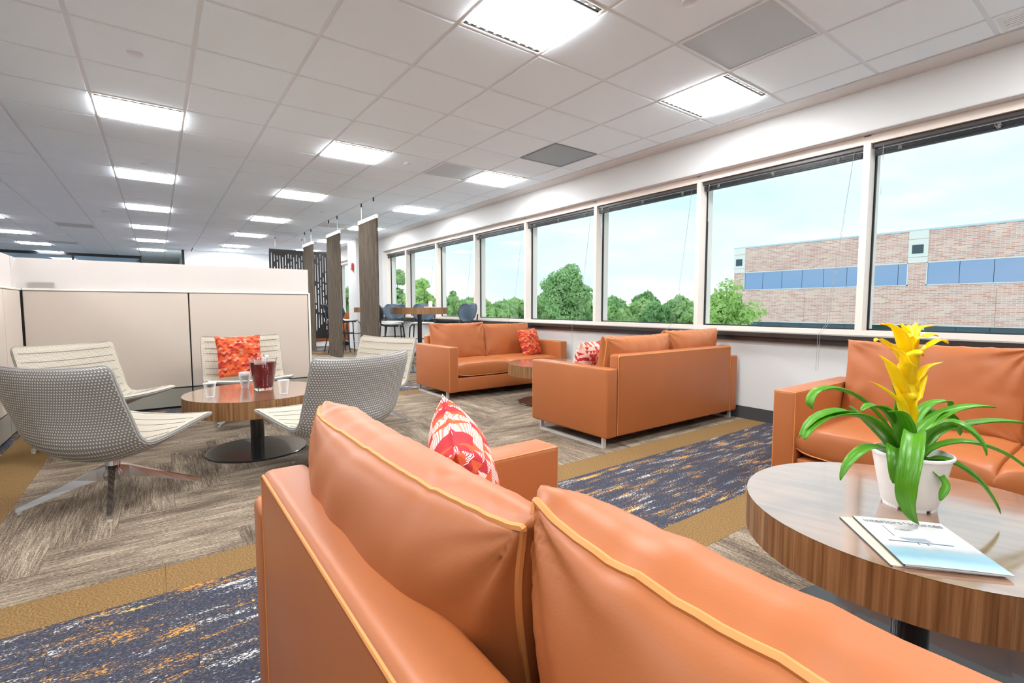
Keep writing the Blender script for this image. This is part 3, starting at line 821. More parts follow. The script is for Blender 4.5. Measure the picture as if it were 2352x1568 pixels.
# ------------------------------------------------------------------ sofas
SW, SD = 0.88, 0.87
def cushion_mesh(W, H_, T, seed, edge=0.045, pull=0.05, wr=0.010, n=44, m=30, ears=0.022, power=3.2, front=1.0):
    rnd = random.Random(seed); off = Vector((rnd.random() * 50, rnd.random() * 50, rnd.random() * 50))
    vs = []; fs = []; loops = []
    def pt(u, v, side):
        x = W / 2 * u * (1 - pull * (1 - v * v) * abs(u) ** 3); z = H_ / 2 * v * (1 - pull * 0.9 * (1 - u * u) * abs(v) ** 3)
        cornr = (abs(u) * abs(v)) ** 8
        x += math.copysign(ears * cornr, u); z += math.copysign(ears * cornr, v)
        e = edge * (1 - 0.55 * cornr)
        f = max(0.0, (1 - abs(u) ** power) * (1 - abs(v) ** power)) ** 0.55
        y = e + (T / 2 - e) * f * (front if side > 0 else 1.0)
        # wrinkles fanning from corners and gathered seams
        dx = W / 2 * (1 - abs(u)); dz = H_ / 2 * (1 - abs(v))
        r = math.hypot(dx, dz); ang = math.atan2(dz, dx)
        k1 = math.exp(-r / 0.13) * (1 - math.exp(-r / 0.02))
        w1 = noise.noise(Vector((ang * 3.2, r * 4, seed * 1.7 + (3 if u > 0 else 0) + (7 if v > 0 else 0) + side * 11)))
        k2 = math.exp(-dz / 0.10) * (1 - math.exp(-dz / 0.035)); w2 = noise.noise(Vector((x * 13 + dz * 3, dz * 5, 3.1 * side + seed)))
        k3 = math.exp(-dx / 0.09) * (1 - math.exp(-dx / 0.035)); w3 = noise.noise(Vector((z * 14, dx * 5, 5.1 * side + seed)))
        w4 = noise.noise(Vector((x * 3.5, z * 3.5, side * 4 + seed)))
        y += wr * (1.6 * k1 * w1 + 0.95 * k2 * w2 + 0.9 * k3 * w3 + 0.45 * f * w4)
        ez = (0.005 * noise.noise(Vector((x * 9, seed, 2.0))) + wr * 0.30 * noise.noise(Vector((x * 28, seed, 4.0)))) * abs(v) ** 6
        return Vector((x, side * y, z + ez))
    us = [math.sin(PI / 2 * (-1 + 2 * i / n)) for i in range(n + 1)]
    vv = [math.sin(PI / 2 * (-1 + 2 * i / m)) for i in range(m + 1)]
    idx = {}
    for side in (1, -1):
        for j, v in enumerate(vv):
            for i, u in enumerate(us):
                idx[(side, i, j)] = len(vs); vs.append(pt(u, v, side))
        for j in range(m):
            for i in range(n):
                q = (idx[(side, i, j)], idx[(side, i + 1, j)], idx[(side, i + 1, j + 1)], idx[(side, i, j + 1)])
                fs.append(q if side < 0 else q[::-1])
    ring = [(i, 0) for i in range(n)] + [(n, j) for j in range(m)] + [(i, m) for i in range(n, 0, -1)] + [(0, j) for j in range(m, 0, -1)]
    nr = len(ring); prev = [idx[(-1, *r)] for r in ring]
    ctr = []
    for k in (1, 2, 3):
        cur = []
        for (i, j) in ring:
            a, b = vs[idx[(-1, i, j)]], vs[idx[(1, i, j)]]
            p = a.lerp(b, k / 4); bul = 0.009 * math.sin(PI * k / 4)
            dirx = us[i] if abs(us[i]) > 0.999 else 0; dirz = vv[j] if abs(vv[j]) > 0.999 else 0
            p = p + Vector((dirx, 0, dirz)) * bul
            cur.append(len(vs)); vs.append(p)
        for q in range(nr):
            q2 = (q + 1) % nr; fs.append((prev[q], prev[q2], cur[q2], cur[q]))
        prev = cur
    cur = [idx[(1, *r)] for r in ring]
    for q in range(nr):
        q2 = (q + 1) % nr; fs.append((prev[q], prev[q2], cur[q2], cur[q]))
    lb = [vs[idx[(-1, *r)]].copy() for r in ring]; lf = [vs[idx[(1, *r)]].copy() for r in ring]
    return vs, fs, lb, lf

def fix_normals(o):
    bm = bmesh.new(); bm.from_mesh(o.data); bmesh.ops.recalc_face_normals(bm, faces=bm.faces[:]); bm.to_mesh(o.data); bm.free()
    o.data.polygons.foreach_set('use_smooth', [True] * len(o.data.polygons)); o.data.update()
    return o

def make_sofa():
    s = thing('sofa', 'x', 'sofa', group='tan leather sofas')
    aw, zt, zb, zk = 0.115, 0.592, 0.078, 0.69
    for sx in (-1, 1):
        xa, xb = sorted((sx * SW, sx * (SW - aw)))
        a = MB().rbox(xa, xb, 0.0, SD, zb, zt, 0.016, 3).build('arm', M_leather, s, True, 60)
        st = MB(); i = 0.004
        for yy in (SD - 0.006,):
            loop = [(xa + i, yy, zb + 0.01), (xa + i, yy, zt - i), (xb - i, yy, zt - i), (xb - i, yy, zb + 0.01)]
            pts = []
            for p, q in zip(loop[:-1], loop[1:]):
                for k in range(6): pts.append(Vector(p).lerp(Vector(q), k / 6))
            pts.append(Vector(loop[-1])); st.tube(pts, 0.0024, 6)
        for xx in (xa + i, xb - i): st.tube([(xx, 0.01, zt - i), (xx, SD - 0.008, zt - i)], 0.0022, 6)
        st.build('stitching', M_stitch, a)
    bp = MB().rbox(-SW + aw + 0.002, SW - aw - 0.002, 0.001, 0.098, zb, zk, 0.022, 4).build('back_panel', M_leather, s, True, 60)
    st = MB(); yy, zz = 0.004, zk - 0.012
    st.tube([(-SW + aw + 0.006, yy, zb + 0.01), (-SW + aw + 0.006, yy, zz - 0.01), (-SW + aw + 0.016, yy, zz), (0, yy, zz), (SW - aw - 0.016, yy, zz), (SW - aw - 0.006, yy, zz - 0.01), (SW - aw - 0.006, yy, zb + 0.01)], 0.0032, 6)
    st.build('stitching', M_stitch, bp)
    MB().rbox(-SW + aw + 0.002, SW - aw - 0.002, 0.098, SD - 0.02, zb, 0.235, 0.012, 2).build('base_rail', M_leather, s, True, 60)
    W = SW - aw
    for k, sx in enumerate((-1, 1)):
        # seat cushion: lying pillow box
        vs, fs, lb, lf = cushion_mesh(W - 0.006, SD - 0.20, 0.172, 5 + k, edge=0.070, pull=0.012, wr=0.008, n=30, m=26, ears=0.003, power=5)
        R_ = Matrix.Rotation(PI / 2, 4, 'X')
        T_ = Matrix.Translation((sx * W / 2, 0.13 + (SD - 0.14) / 2 + 0.01, 0.322))
        X = T_ @ R_
        c = fix_normals(mk('seat_cushion', [X @ v for v in vs], fs, M_leather, s, True))
        MB().tube([X @ v for v in lb[::2]], 0.0032, 5, closed=True).build('piping', M_stitch, c)
    for k, sx in enumerate((-1, 1)):
        vs, fs, lb, lf = cushion_mesh(W - 0.004, 0.455, 0.258, 21 + k * 3, edge=0.034, pull=0.020, wr=0.016, n=56, m=40, ears=0.006, power=2.4, front=0.42)
        X = Matrix.Translation((sx * (W / 2 + 0.001), 0.188 + 0.022 * k, 0.583 + 0.022 * k)) @ Matrix.Rotation(math.radians(10), 4, 'X')
        c = fix_normals(mk('back_cushion', [X @ v for v in vs], fs, M_leather, s, True))
        MB().tube([X @ v for v in lb], 0.0048, 6, closed=True).build('piping', M_stitch, c)
    for sx in (-1, 1):
        x0 = sx * (SW - 0.03); y0, y1 = 0.045, SD - 0.09; hb = 0.020; wb = 0.030
        mb = MB().box(x0 - wb / 2, x0 + wb / 2, y0, y1, 0.0, hb).box(x0 - wb / 2, x0 + wb / 2, y0, y0 + hb, hb, zb).box(x0 - wb / 2, x0 + wb / 2, y1 - hb, y1, hb, zb)
        mb.build('leg', M_steel, s)
    return s
sofa = make_sofa()
SOFAS = [((3.475, 2.39, 0), 0, 'tan leather sofa seen from behind in the middle, standing along the ochre carpet band'),
         ((3.475, 5.60, 0), PI, 'farthest tan leather sofa, seen from the front, in front of the bar table'),
         ((0.165, 0.39, 0), -PI / 2, 'large tan leather sofa filling the foreground, seen over its back'),
         ((3.57, 0.395, 0), PI / 2, 'tan leather sofa at the right edge, behind the potted plant')]
for k, (loc, rz, lab) in enumerate(SOFAS):
    o = sofa if k == 0 else copy_tree(sofa)
    o.location = loc; o.rotation_euler = (0, 0, rz); o['label'] = lab

# ------------------------------------------------------------------ throw pillows
def pillow(label, loc, rot, size, mat, seed, group='patterned throw pillows'):
    vs, fs, lb, lf = cushion_mesh(size, size, size * 0.44, seed, edge=0.010, pull=0.06, wr=0.010, n=30, m=30, ears=0.0, power=2.9)
    p = thing('throw_pillow', label, 'pillow', loc, 0, group)
    p.rotation_euler = rot
    # button dimple
    for v in vs:
        r = math.hypot(v.x, v.z)
        v.y -= math.copysign(0.030 * math.exp(-(r / 0.045) ** 2), v.y)
    fix_normals(mk('cover', vs, fs, mat, p, True, uvs=[(v.x / size + 0.5, v.z / size + 0.5) for v in vs]))
    yb = max(v.y for v in vs if math.hypot(v.x, v.z) < 0.03)
    b = MB().lathe([(0.0, 0.006), (0.010, 0.005), (0.013, 0.001), (0.012, -0.003)], 14).build('button', mat, p, True)
    b.location = (0, yb, 0); b.rotation_euler = (-PI / 2, 0, 0)
    return p
# local +y is the pillow's front
pillow('orange geometric pillow on the cream lounge chair behind the glass pitcher', (0.618, 5.235, 0.575), (math.radians(-14) * -1, 0, PI + math.radians(8)), 0.375, M_pil_a, 41)
pillow('orange geometric pillow propped at the right end of the farthest sofa', (4.02, 5.10, 0.565), (math.radians(16), math.radians(3), PI + 0.25), 0.36, M_pil_a, 43)
pillow('red geometric pillow peeking past the left end of the middle sofa cushions', (2.93, 2.92, 0.575), (math.radians(14), 0, 0.25), 0.36, M_pil_b, 45)
pillow('large pink and orange striped pillow on the foreground sofa', tuple(at_d(1078, 1122, 1.22)), (math.radians(16), math.radians(8), -PI / 2 - 0.42), 0.37, M_pil_b, 47)

# ------------------------------------------------------------------ round tables
def disc_uv_table(parent, z0, z1, R, n=64):
    mb = MB(); 
    vs = []; fs = []; uv = []
    # top with small radius edge
    top = [(0, z1)] 
    tv = [Vector((0, 0, z1))]; tf = []
    for k in range(n): tv.append(Vector((R * math.cos(2 * PI * k / n), R * math.sin(2 * PI * k / n), z1)))
    for k in range(n): tf.append((0, 1 + k, 1 + (k + 1) % n))
    mk('table_top', tv, tf, M_wood_top, parent, uvs=[(v.x, v.y) for v in tv])
    rv = []; rf = []; ru = []
    for k in range(n + 1):
        th = 2 * PI * k / n
        for z in (z0, z1 - 0.001, ):
            rv.append(Vector((R * math.cos(th), R * math.sin(th), z))); ru.append((th * R, z))
    for k in range(n): rf.append((2 * k, 2 * k + 2, 2 * k + 3, 2 * k + 1))
    mk('table_rim', rv, rf, M_wood_rim, parent, True, uvs=ru)
    bv = [Vector((R * math.cos(2 * PI * k / n), R * math.sin(2 * PI * k / n), z0)) for k in range(n)]
    mk('underside', bv, [tuple(range(n - 1, -1, -1))], M_black, parent)
def make_table(name, zt, th, R, Rb, rp, label, loc, rz=0, group=None):
    t_ = thing(name, label, 'table', loc, rz, group)
    disc_uv_table(t_, zt - th, zt, R)
    MB().lathe([(rp, 0.012), (rp, zt - th)], 28).build('post', M_blackgloss, t_, True)
    MB().lathe([(0.0, 0.012), (Rb - 0.004, 0.012), (Rb, 0.009), (Rb, 0.0)], 64).build('base_plate', M_blackgloss, t_, True, 30)
    return t_
TZ = 0.432
T1 = make_table('coffee_table', TZ, 0.118, 0.452, 0.333, 0.046, 'round walnut coffee table holding the red pitcher, ringed by lounge chairs', (0.557, 3.925, 0), 0.6, 'round walnut coffee tables')
T2 = make_table('coffee_table', TZ, 0.118, 0.452, 0.333, 0.046, 'round walnut coffee table half hidden between the two facing sofas', (3.44, 4.02, 0), 0.6, 'round walnut coffee tables')
T3 = make_table('coffee_table', TZ, 0.118, 0.458, 0.333, 0.046, 'round walnut coffee table in the right foreground holding the plant', (1.812, 0.425, 0), 0.25, 'round walnut coffee tables')
B1 = make_table('bar_table', 1.032, 0.105, 0.46, 0.34, 0.036, 'tall round bar table behind the farthest sofa, jar on top', (3.49, 7.36, 0), 0, 'tall bar tables')
B2 = make_table('bar_table', 1.032, 0.105, 0.46, 0.34, 0.036, 'tall round bar table mostly hidden behind the nearest hanging panel', (3.88, 10.38, 0), 0, 'tall bar tables')
# small jar on the bar table
jr = thing('jar', 'small pale pink jar on a tray on the tall bar table', 'jar', (*at_z(996, 706.5, 1.0321).xy, 1.032)) if False else thing('jar', 'small pale pink jar on a tray on the tall bar table', 'jar', (3.66, 7.30, 1.032))
MB().lathe([(0.0, 0.0), (0.105, 0.0), (0.11, 0.012), (0.10, 0.014), (0.0, 0.010)], 24).build('tray', M_jar, jr, True, 40)
MB().lathe([(0.0, 0.012), (0.030, 0.012), (0.033, 0.06), (0.034, 0.10), (0.030, 0.105), (0.0, 0.105)], 20).build('jar_body', M_jar, jr, True, 40)
tag(MB().rbox(3.27, 3.34, 3.86, 3.95, TZ, TZ + 0.006, 0.001, 1).build('coaster', M_paper), 'small white card on the half hidden coffee table', 'card')

# ------------------------------------------------------------------ lounge chairs
def make_chair():
    ch = thing('lounge_chair', 'x', 'chair', group='swivel lounge chairs')
    P = [(0.345, 0.404), (0.32, 0.409), (0.26, 0.404), (0.16, 0.386), (0.04, 0.364), (-0.06, 0.352), (-0.115, 0.356), (-0.150, 0.378), (-0.172, 0.415), (-0.20, 0.49), (-0.235, 0.58), (-0.268, 0.67), (-0.292, 0.745), (-0.300, 0.766)]
    # resample smooth profile
    pts = []
    for i in range(len(P) - 1):
        p0 = P[max(i - 1, 0)]; p1 = P[i]; p2 = P[i + 1]; p3 = P[min(i + 2, len(P) - 1)]
        for s_ in range(4):
            u = s_ / 4
            f = lambda a, b, c, d: 0.5 * ((2 * b) + (-a + c) * u + (2 * a - 5 * b + 4 * c - d) * u * u + (-a + 3 * b - 3 * c + d) * u ** 3)
            pts.append(Vector((f(p0[0], p1[0], p2[0], p3[0]), 0, f(p0[1], p1[1], p2[1], p3[1]))))
    pts.append(Vector((P[-1][0], 0, P[-1][1])))
    m = len(pts); arc = [0.0]
    for i in range(1, m): arc.append(arc[-1] + (pts[i] - pts[i - 1]).length)
    Lg = arc[-1]
    nor = []
    for i in range(m):
        d = (pts[min(i + 1, m - 1)] - pts[max(i - 1, 0)]).normalized()
        nor.append(Vector((-d.z, 0, d.x)) * -1)      # towards the sitter's side is -; sign fixed below
    # make nor point to outside (down/back)
    for i in range(m):
        if nor[i].dot(Vector((-1, 0, -1))) < 0: nor[i] = -nor[i]
    nw = 24; W = 0.342
    def surf(off, grow, dish_scale=1.0):
        vs = []; uv = []
        for i in range(m):
            s_ = arc[i] / Lg
            dish = (0.022 + 0.060 * math.exp(-((s_ - 0.45) / 0.20) ** 2) + 0.022 * s_) * dish_scale
            ww = W * (1 - 0.05 * max(0, 0.5 - s_) * 0) + grow
            # round the corners at both ends
            e = min(arc[i], Lg - arc[i]); rc = 0.035
            if e < rc: ww -= rc - math.sqrt(max(0, rc * rc - (rc - e) ** 2))
            for k in range(nw + 1):
                y = -1 + 2 * k / nw
                tp = off * (1 - 0.45 * abs(y) ** 8) * (1 - 0.45 * max(0, 1 - e / 0.05))
                p = pts[i] + nor[i] * (dish * (1 - y * y) + tp)
                vs.append(Vector((p.x, y * ww, p.z))); uv.append((y * W + 1.0, arc[i] + 1.0))
        return vs, uv
    def faces(flip):
        fs = []
        for i in range(m - 1):
            for k in range(nw):
                q = (i * (nw + 1) + k, i * (nw + 1) + k + 1, (i + 1) * (nw + 1) + k + 1, (i + 1) * (nw + 1) + k)
                fs.append(q[::-1] if flip else q)
        return fs
    vin, uvi = surf(-0.014, -0.002); vout, uvo = surf(0.030, 0.0)
    # inner pad quilting grooves
    for i in range(m):
        g = abs(((arc[i] + 0.02) / 0.062) % 1 - 0.5) * 2
        for k in range(nw + 1):
            idx = i * (nw + 1) + k; vin[idx] += nor[i] * (0.0035 * max(0, g - 0.6) / 0.4)
    mk('inner_pad', vin, faces(True), M_chair_in, ch, True, uvs=uvi)
    so = mk('outer_shell', vout, faces(False), M_chair_out, ch, True, uvs=uvo)
    ringi = [k for k in range(nw + 1)] + [i * (nw + 1) + nw for i in range(1, m)] + [(m - 1) * (nw + 1) + k for k in range(nw - 1, -1, -1)] + [i * (nw + 1) for i in range(m - 2, 0, -1)]
    ev = [vin[r] for r in ringi] + [vout[r] for r in ringi]; nr = len(ringi)
    mk('edge_band', ev, [(k, (k + 1) % nr, nr + (k + 1) % nr, nr + k) for k in range(nr)], M_chair_pipe, ch, True)
    mid = [vin[r].lerp(vout[r], 0.5) for r in ringi]
    MB().tube(mid, 0.0045, 6, closed=True).build('piping', M_chair_pipe, ch, True)
    # quilting threads on the pad
    s_ = 0.05
    i = 0
    while s_ < Lg - 0.03:
        while arc[i] < s_: i += 1
        ln = [vin[i * (nw + 1) + k] - nor[i] * 0.0006 for k in range(1, nw)]
        MB().tube(ln, 0.0016, 4).build('quilting_seam', M_quilt, ch)
        s_ += 0.062
    MB().lathe([(0.0, 0.325), (0.085, 0.325), (0.085, 0.312), (0.03, 0.300), (0.03, 0.24), (0.034, 0.238), (0.034, 0.17), (0.05, 0.14), (0.046, 0.11), (0.0, 0.105)], 24).build('swivel_post', M_chrome, ch, True, 40)
    return ch
def chair_base(ch, rot):
    for k in range(4):
        a = rot + k * PI / 2; d = Vector((math.cos(a), math.sin(a), 0)); n_ = Vector((-d.y, d.x, 0))
        prof = [(0.030, 0.185, 0.105, 0.030), (0.07, 0.172, 0.112, 0.022), (0.16, 0.130, 0.088, 0.019), (0.28, 0.076, 0.045, 0.016), (0.372, 0.036, 0.014, 0.013), (0.385, 0.030, 0.012, 0.012)]
        vs = []; fs = []
        for (r, zt, zb, hw) in prof:
            vs += [d * r - n_ * hw + Vector((0, 0, zb)), d * r + n_ * hw + Vector((0, 0, zb)), d * r + n_ * hw * 0.7 + Vector((0, 0, zt)), d * r - n_ * hw * 0.7 + Vector((0, 0, zt))]
        for q in range(len(prof) - 1):
            for e in range(4): fs.append((q * 4 + e, q * 4 + (e + 1) % 4, q * 4 + 4 + (e + 1) % 4, q * 4 + 4 + e))
        fs += [(3, 2, 1, 0), tuple(len(vs) - 4 + e for e in range(4))]
        lg = mk('leg', vs, fs, M_chrome, ch)
        MB().lathe([(0.0, 0.014), (0.012, 0.014), (0.013, 0.0), (0.0, 0.0)], 12, tuple(d * 0.374)).build('glide', M_steel, lg, True, 40)
cproto = make_chair()
CH = [((-0.23, 3.382), 46.6, 0, 'grey dotted lounge chair in the left foreground, seen from behind'),
      ((-0.379, 4.747), -49.4, 0, 'cream lounge chair at the far left, partly hidden by the foreground one'),
      ((0.657, 5.116), -90.3, 45, 'cream lounge chair against the partition, with an orange pillow'),
      ((0.882, 3.106), 108.7, 30, 'grey dotted lounge chair right of the coffee table, seen from behind'),
      ((1.47, 4.23), -155, -18, 'cream lounge chair at the right, beside the farthest sofa')]
allc = []
for k, (xy, deg, rot, lab) in enumerate(CH):
    o = cproto if k == 0 else copy_tree(cproto)
    allc.append((o, deg, rot)); o.location = (*xy, 0); o.rotation_euler = (0, 0, math.radians(deg)); o['label'] = lab
for o, deg, rot in allc: chair_base(o, math.radians(rot - deg))

# ------------------------------------------------------------------ things on coffee table 1
def on_t1(px, py): p = at_z(px, py, TZ); return (p.x, p.y, TZ)
def cup(label, loc, stack=1):
    c = thing('plastic_cup', label, 'cup', loc, group='clear plastic cups')
    prof_o = [(0.0, 0.0015), (0.0235, 0.0015), (0.0255, 0.0), (0.037, 0.088), (0.0395, 0.089), (0.0395, 0.093), (0.0375, 0.095)]
    MB().lathe(prof_o, 28).build('cup_body', M_cup, c, True, 40)
    MB().lathe([(0.037, 0.092), (0.0395, 0.0905), (0.040, 0.093), (0.0395, 0.0955), (0.037, 0.094)], 28, closed_prof=True).build('rim', M_cup, c, True)
    return c
cup('clear plastic cup on the left of the coffee table, standing alone', on_t1(483, 911))
cs = cup('stack of clear plastic cups in front of the orange pillow', on_t1(563, 890))
for k in (1, 2, 3):
    MB().lathe([(0.0, 0.0015), (0.0235, 0.0015), (0.0255, 0.0), (0.037, 0.088), (0.0395, 0.089), (0.0395, 0.093)], 28, (0, 0, k * 0.0085)).build('stacked_cup', M_cup, cs, True, 40)
cup('clear plastic cup right of the red pitcher', on_t1(652, 903))
pl = on_t1(606, 894)
pt_ = thing('glass_pitcher', 'tall glass pitcher of red drink on the coffee table', 'pitcher', pl, math.radians(-112))
MB().lathe([(0.0, 0.0), (0.062, 0.0), (0.065, 0.004), (0.070, 0.05), (0.082, 0.14), (0.094, 0.228), (0.096, 0.232), (0.0935, 0.233), (0.0915, 0.228), (0.0795, 0.14), (0.0675, 0.05), (0.062, 0.018), (0.0, 0.016)], 44).build('glass_body', M_glass, pt_, True, 40)
MB().lathe([(0.0, 0.0175), (0.0612, 0.0185), (0.0668, 0.05), (0.0788, 0.14), (0.0884, 0.208), (0.0, 0.208)], 44).build('red_drink', M_juice, pt_, True, 40)
# spout
sv = []; sf = []
for k in range(9):
    a = -0.42 + 0.84 * k / 8; ex = 0.035 * (1 - (a / 0.42) ** 2)
    sv += [Vector((0.094 * math.cos(a), 0.094 * math.sin(a), 0.195)), Vector(((0.095 + ex) * math.cos(a), (0.095 + ex) * math.sin(a), 0.236))]
for k in range(8): sf.append((2 * k, 2 * k + 1, 2 * k + 3, 2 * k + 2))
mk('spout', sv, sf, M_cup, pt_, True)
# handle on the far side
hp = [Vector((-0.093, 0, 0.222)), Vector((-0.125, 0, 0.238)), Vector((-0.150, 0, 0.21)), Vector((-0.152, 0, 0.15)), Vector((-0.135, 0, 0.10)), Vector((-0.082, 0, 0.075))]
MB().tube(hp, 0.008, 10).build('handle', M_cup, pt_, True)
MB().tube([(-0.02, 0, 0.245), (0.01, 0.01, 0.262), (0.03, -0.01, 0.25), (0.02, 0.012, 0.238), (-0.01, -0.012, 0.243)], 0.006, 8).tube([(-0.09, 0, 0.232), (-0.06, 0.0, 0.240), (-0.02, 0, 0.245)], 0.004, 8).build('ice_catch', M_cup, pt_, True)

# ------------------------------------------------------------------ bromeliad on table 3
pot_p = at_z(2086, 1158, TZ); pot_p.z = TZ
plant = thing('potted_bromeliad', 'yellow flowering bromeliad in a white plastic pot on the right coffee table', 'potted plant', pot_p)
pr = [(0.0, 0.006), (0.066, 0.006), (0.069, 0.010), (0.098, 0.158), (0.103, 0.160), (0.103, 0.166), (0.097, 0.168), (0.093, 0.160), (0.066, 0.02), (0.0, 0.018)]
pot = MB().lathe(pr, 48).build('pot', M_white_pot, plant, True, 40)
ft = MB()
for k in range(6):
    a0 = 2 * PI * k / 6 + 0.12; a1 = a0 + 0.80
    n_ = 6; vs = []; fs = []
    for q in range(n_ + 1):
        a = a0 + (a1 - a0) * q / n_
        for r, z in ((0.060, 0.0), (0.0675, 0.0), (0.0685, 0.010), (0.060, 0.010)): vs.append((r * math.cos(a), r * math.sin(a), z))
    for q in range(n_):
        for e in range(4): fs.append((q * 4 + e, q * 4 + (e + 1) % 4, q * 4 + 4 + (e + 1) % 4, q * 4 + 4 + e))
    fs += [(3, 2, 1, 0), (n_ * 4, n_ * 4 + 1, n_ * 4 + 2, n_ * 4 + 3)]
    ft.add(vs, fs)
ft.build('foot_ring', M_white_pot, pot)
MB().lathe([(0.0, 0.143), (0.060, 0.141), (0.088, 0.138)], 32).build('soil', M_soil, pot, True)
PD = (pot_p - CAMP).dot(_f)          # depth of the stem
def leaf(name, mat, pts, wid, fold=0.25, n=18, wpow=0.75, wbase=0.55, wpeak=0.45):
    """pts: (px, py, depth offset m); a bent blade with a shallow channel"""
    K = [at_d(px, py, PD + dz) - pot_p for (px, py, dz) in pts]
    cr_ = []
    for i in range(len(K) - 1):
        p0 = K[max(i - 1, 0)]; p1 = K[i]; p2 = K[i + 1]; p3 = K[min(i + 2, len(K) - 1)]
        mm = max(2, n // (len(K) - 1))
        for s_ in range(mm):
            u = s_ / mm
            cr_.append(0.5 * ((2 * p1) + (p2 - p0) * u + (2 * p0 - 5 * p1 + 4 * p2 - p3) * u * u + (3 * p1 - p0 - 3 * p2 + p3) * u ** 3))
    cr_.append(K[-1]); m = len(cr_); vs = []; fs = []; uv = []
    axis = Vector((0, 0, 1)); prev = None
    for i, p in enumerate(cr_):
        tdir = (cr_[min(i + 1, m - 1)] - cr_[max(i - 1, 0)]).normalized()
        rad = Vector((p.x, p.y, 0))
        side = tdir.cross(axis)
        if side.length < 0.25: side = rad.cross(axis) if prev is None else prev
        if prev is not None and side.dot(prev) < 0: side = -side
        side = (side - tdir * side.dot(tdir)).normalized()
        if prev is not None: side = (side * 0.45 + prev * 0.55).normalized()
        prev = side; up = side.cross(tdir)
        if up.z < 0 and i < m * 0.4: up = -up
        s_ = i / (m - 1)
        if s_ < wpeak: wd = wid * (wbase + (1 - wbase) * math.sin(PI / 2 * s_ / wpeak))
        else: wd = wid * max(0.03, (1 - ((s_ - wpeak) / (1 - wpeak)) ** 2.2)) ** wpow
        for c in (-1, -0.5, 0, 0.5, 1):
            vs.append(p + side * (c * wd / 2) + up * (abs(c) ** 1.6 * wd * fold)); uv.append((s_, c * 0.5 + 0.5))
    for i in range(m - 1):
        for c in range(4): fs.append((i * 5 + c, i * 5 + c + 1, i * 5 + 6 + c, i * 5 + 5 + c))
    o = mk(name, vs, fs, mat, plant, True, uvs=uv)
    sd = o.modifiers.new('thickness', 'SOLIDIFY'); sd.thickness = 0.0014; sd.offset = 0
    return o
cx, cy = 2088, 1080     # crown base in the frame
GL = [ # green leaves, base to tip
 ([(cx - 5, 1075, 0.0), (2040, 985, 0.02), (1985, 925, 0.04), (1930, 897, 0.05), (1880, 900, 0.04), (1862, 925, 0.03), (1870, 940, 0.03)], 0.042),
 ([(cx - 8, 1078, 0.0), (2030, 1005, -0.03), (1985, 965, -0.06), (1930, 947, -0.09), (1870, 965, -0.11), (1835, 1005, -0.12)], 0.044),
 ([(cx - 8, 1080, 0.0), (2040, 1010, -0.05), (1980, 960, -0.09), (1910, 958, -0.12), (1865, 985, -0.13), (1848, 1010, -0.14)], 0.052),
 ([(cx - 12, 1080, 0.0), (2040, 1030, 0.02), (2000, 985, 0.05), (1965, 950, 0.07), (1950, 932, 0.08)], 0.050),
 ([(cx - 10, 1082, 0.0), (2050, 1040, -0.05), (2020, 1030, -0.08), (1985, 1035, -0.10), (1950, 1065, -0.12), (1930, 1103, -0.12)], 0.040),
 ([(cx - 6, 1085, -0.02), (2068, 1040, -0.07), (2058, 1030, -0.11), (2056, 1060, -0.14), (2052, 1110, -0.15)], 0.046),
 ([(cx + 6, 1080, -0.02), (2098, 1010, -0.08), (2100, 1000, -0.13), (2092, 1060, -0.19), (2082, 1130, -0.20), (2095, 1180, -0.19), (2110, 1203, -0.18)], 0.052),
 ([(cx + 8, 1078, 0.0), (2112, 1000, 0.01), (2170, 955, 0.03), (2230, 937, 0.04), (2290, 936, 0.04)], 0.050),
 ([(cx + 8, 1078, 0.0), (2125, 1010, -0.05), (2175, 975, -0.08), (2215, 985, -0.11), (2250, 1015, -0.13), (2266, 1046, -0.14)], 0.050),
 ([(cx + 10, 1080, 0.0), (2150, 1000, 0.03), (2220, 978, 0.06), (2290, 970, 0.08), (2352, 974, 0.10), (2400, 990, 0.11)], 0.040),
 ([(cx + 10, 1083, 0.0), (2140, 1035, -0.02), (2200, 1018, -0.04), (2260, 1025, -0.06), (2320, 1050, -0.08), (2375, 1090, -0.10)], 0.040),
 ([(cx + 10, 1086, 0.0), (2130, 1058, -0.04), (2180, 1062, -0.07), (2235, 1095, -0.10), (2275, 1140, -0.12), (2298, 1180, -0.13)], 0.042),
 ([(cx + 10, 1088, 0.0), (2115, 1070, -0.06), (2145, 1085, -0.09), (2168, 1115, -0.11), (2160, 1150, -0.12)], 0.036),
 ([(cx + 4, 1075, 0.02), (2120, 985, 0.04), (2150, 950, 0.06), (2185, 965, 0.07), (2205, 1000, 0.08)], 0.050),
 ([(cx - 4, 1075, 0.02), (2050, 990, 0.05), (2056, 920, 0.05), (2052, 878, 0.06)], 0.042),
 ([(cx + 2, 1075, 0.02), (2100, 980, 0.05), (2130, 935, 0.07), (2175, 923, 0.08), (2180, 935, 0.08)], 0.036),
 ([(cx - 6, 1078, -0.01), (2060, 990, -0.03), (2030, 945, -0.05), (2000, 935, -0.06), (1978, 945, -0.06)], 0.046),
 ([(cx - 2, 1080, -0.01), (2075, 1000, -0.06), (2062, 955, -0.07), (2040, 945, -0.08)], 0.060),
]
for pts, wd in GL: leaf('leaf', M_leafgreen, pts, wd * 1.0)
stem_top = at_d(2086, 772, PD) - pot_p; sb_ = at_d(cx, 1075, PD) - pot_p
mid1 = at_d(2083, 920, PD) - pot_p
MB().tube([sb_, sb_.lerp(mid1, 0.5), mid1, mid1.lerp(stem_top, 0.5), stem_top], [0.011, 0.012, 0.020, 0.017, 0.006], 12).build('flower_stalk', M_stalk, plant, True)
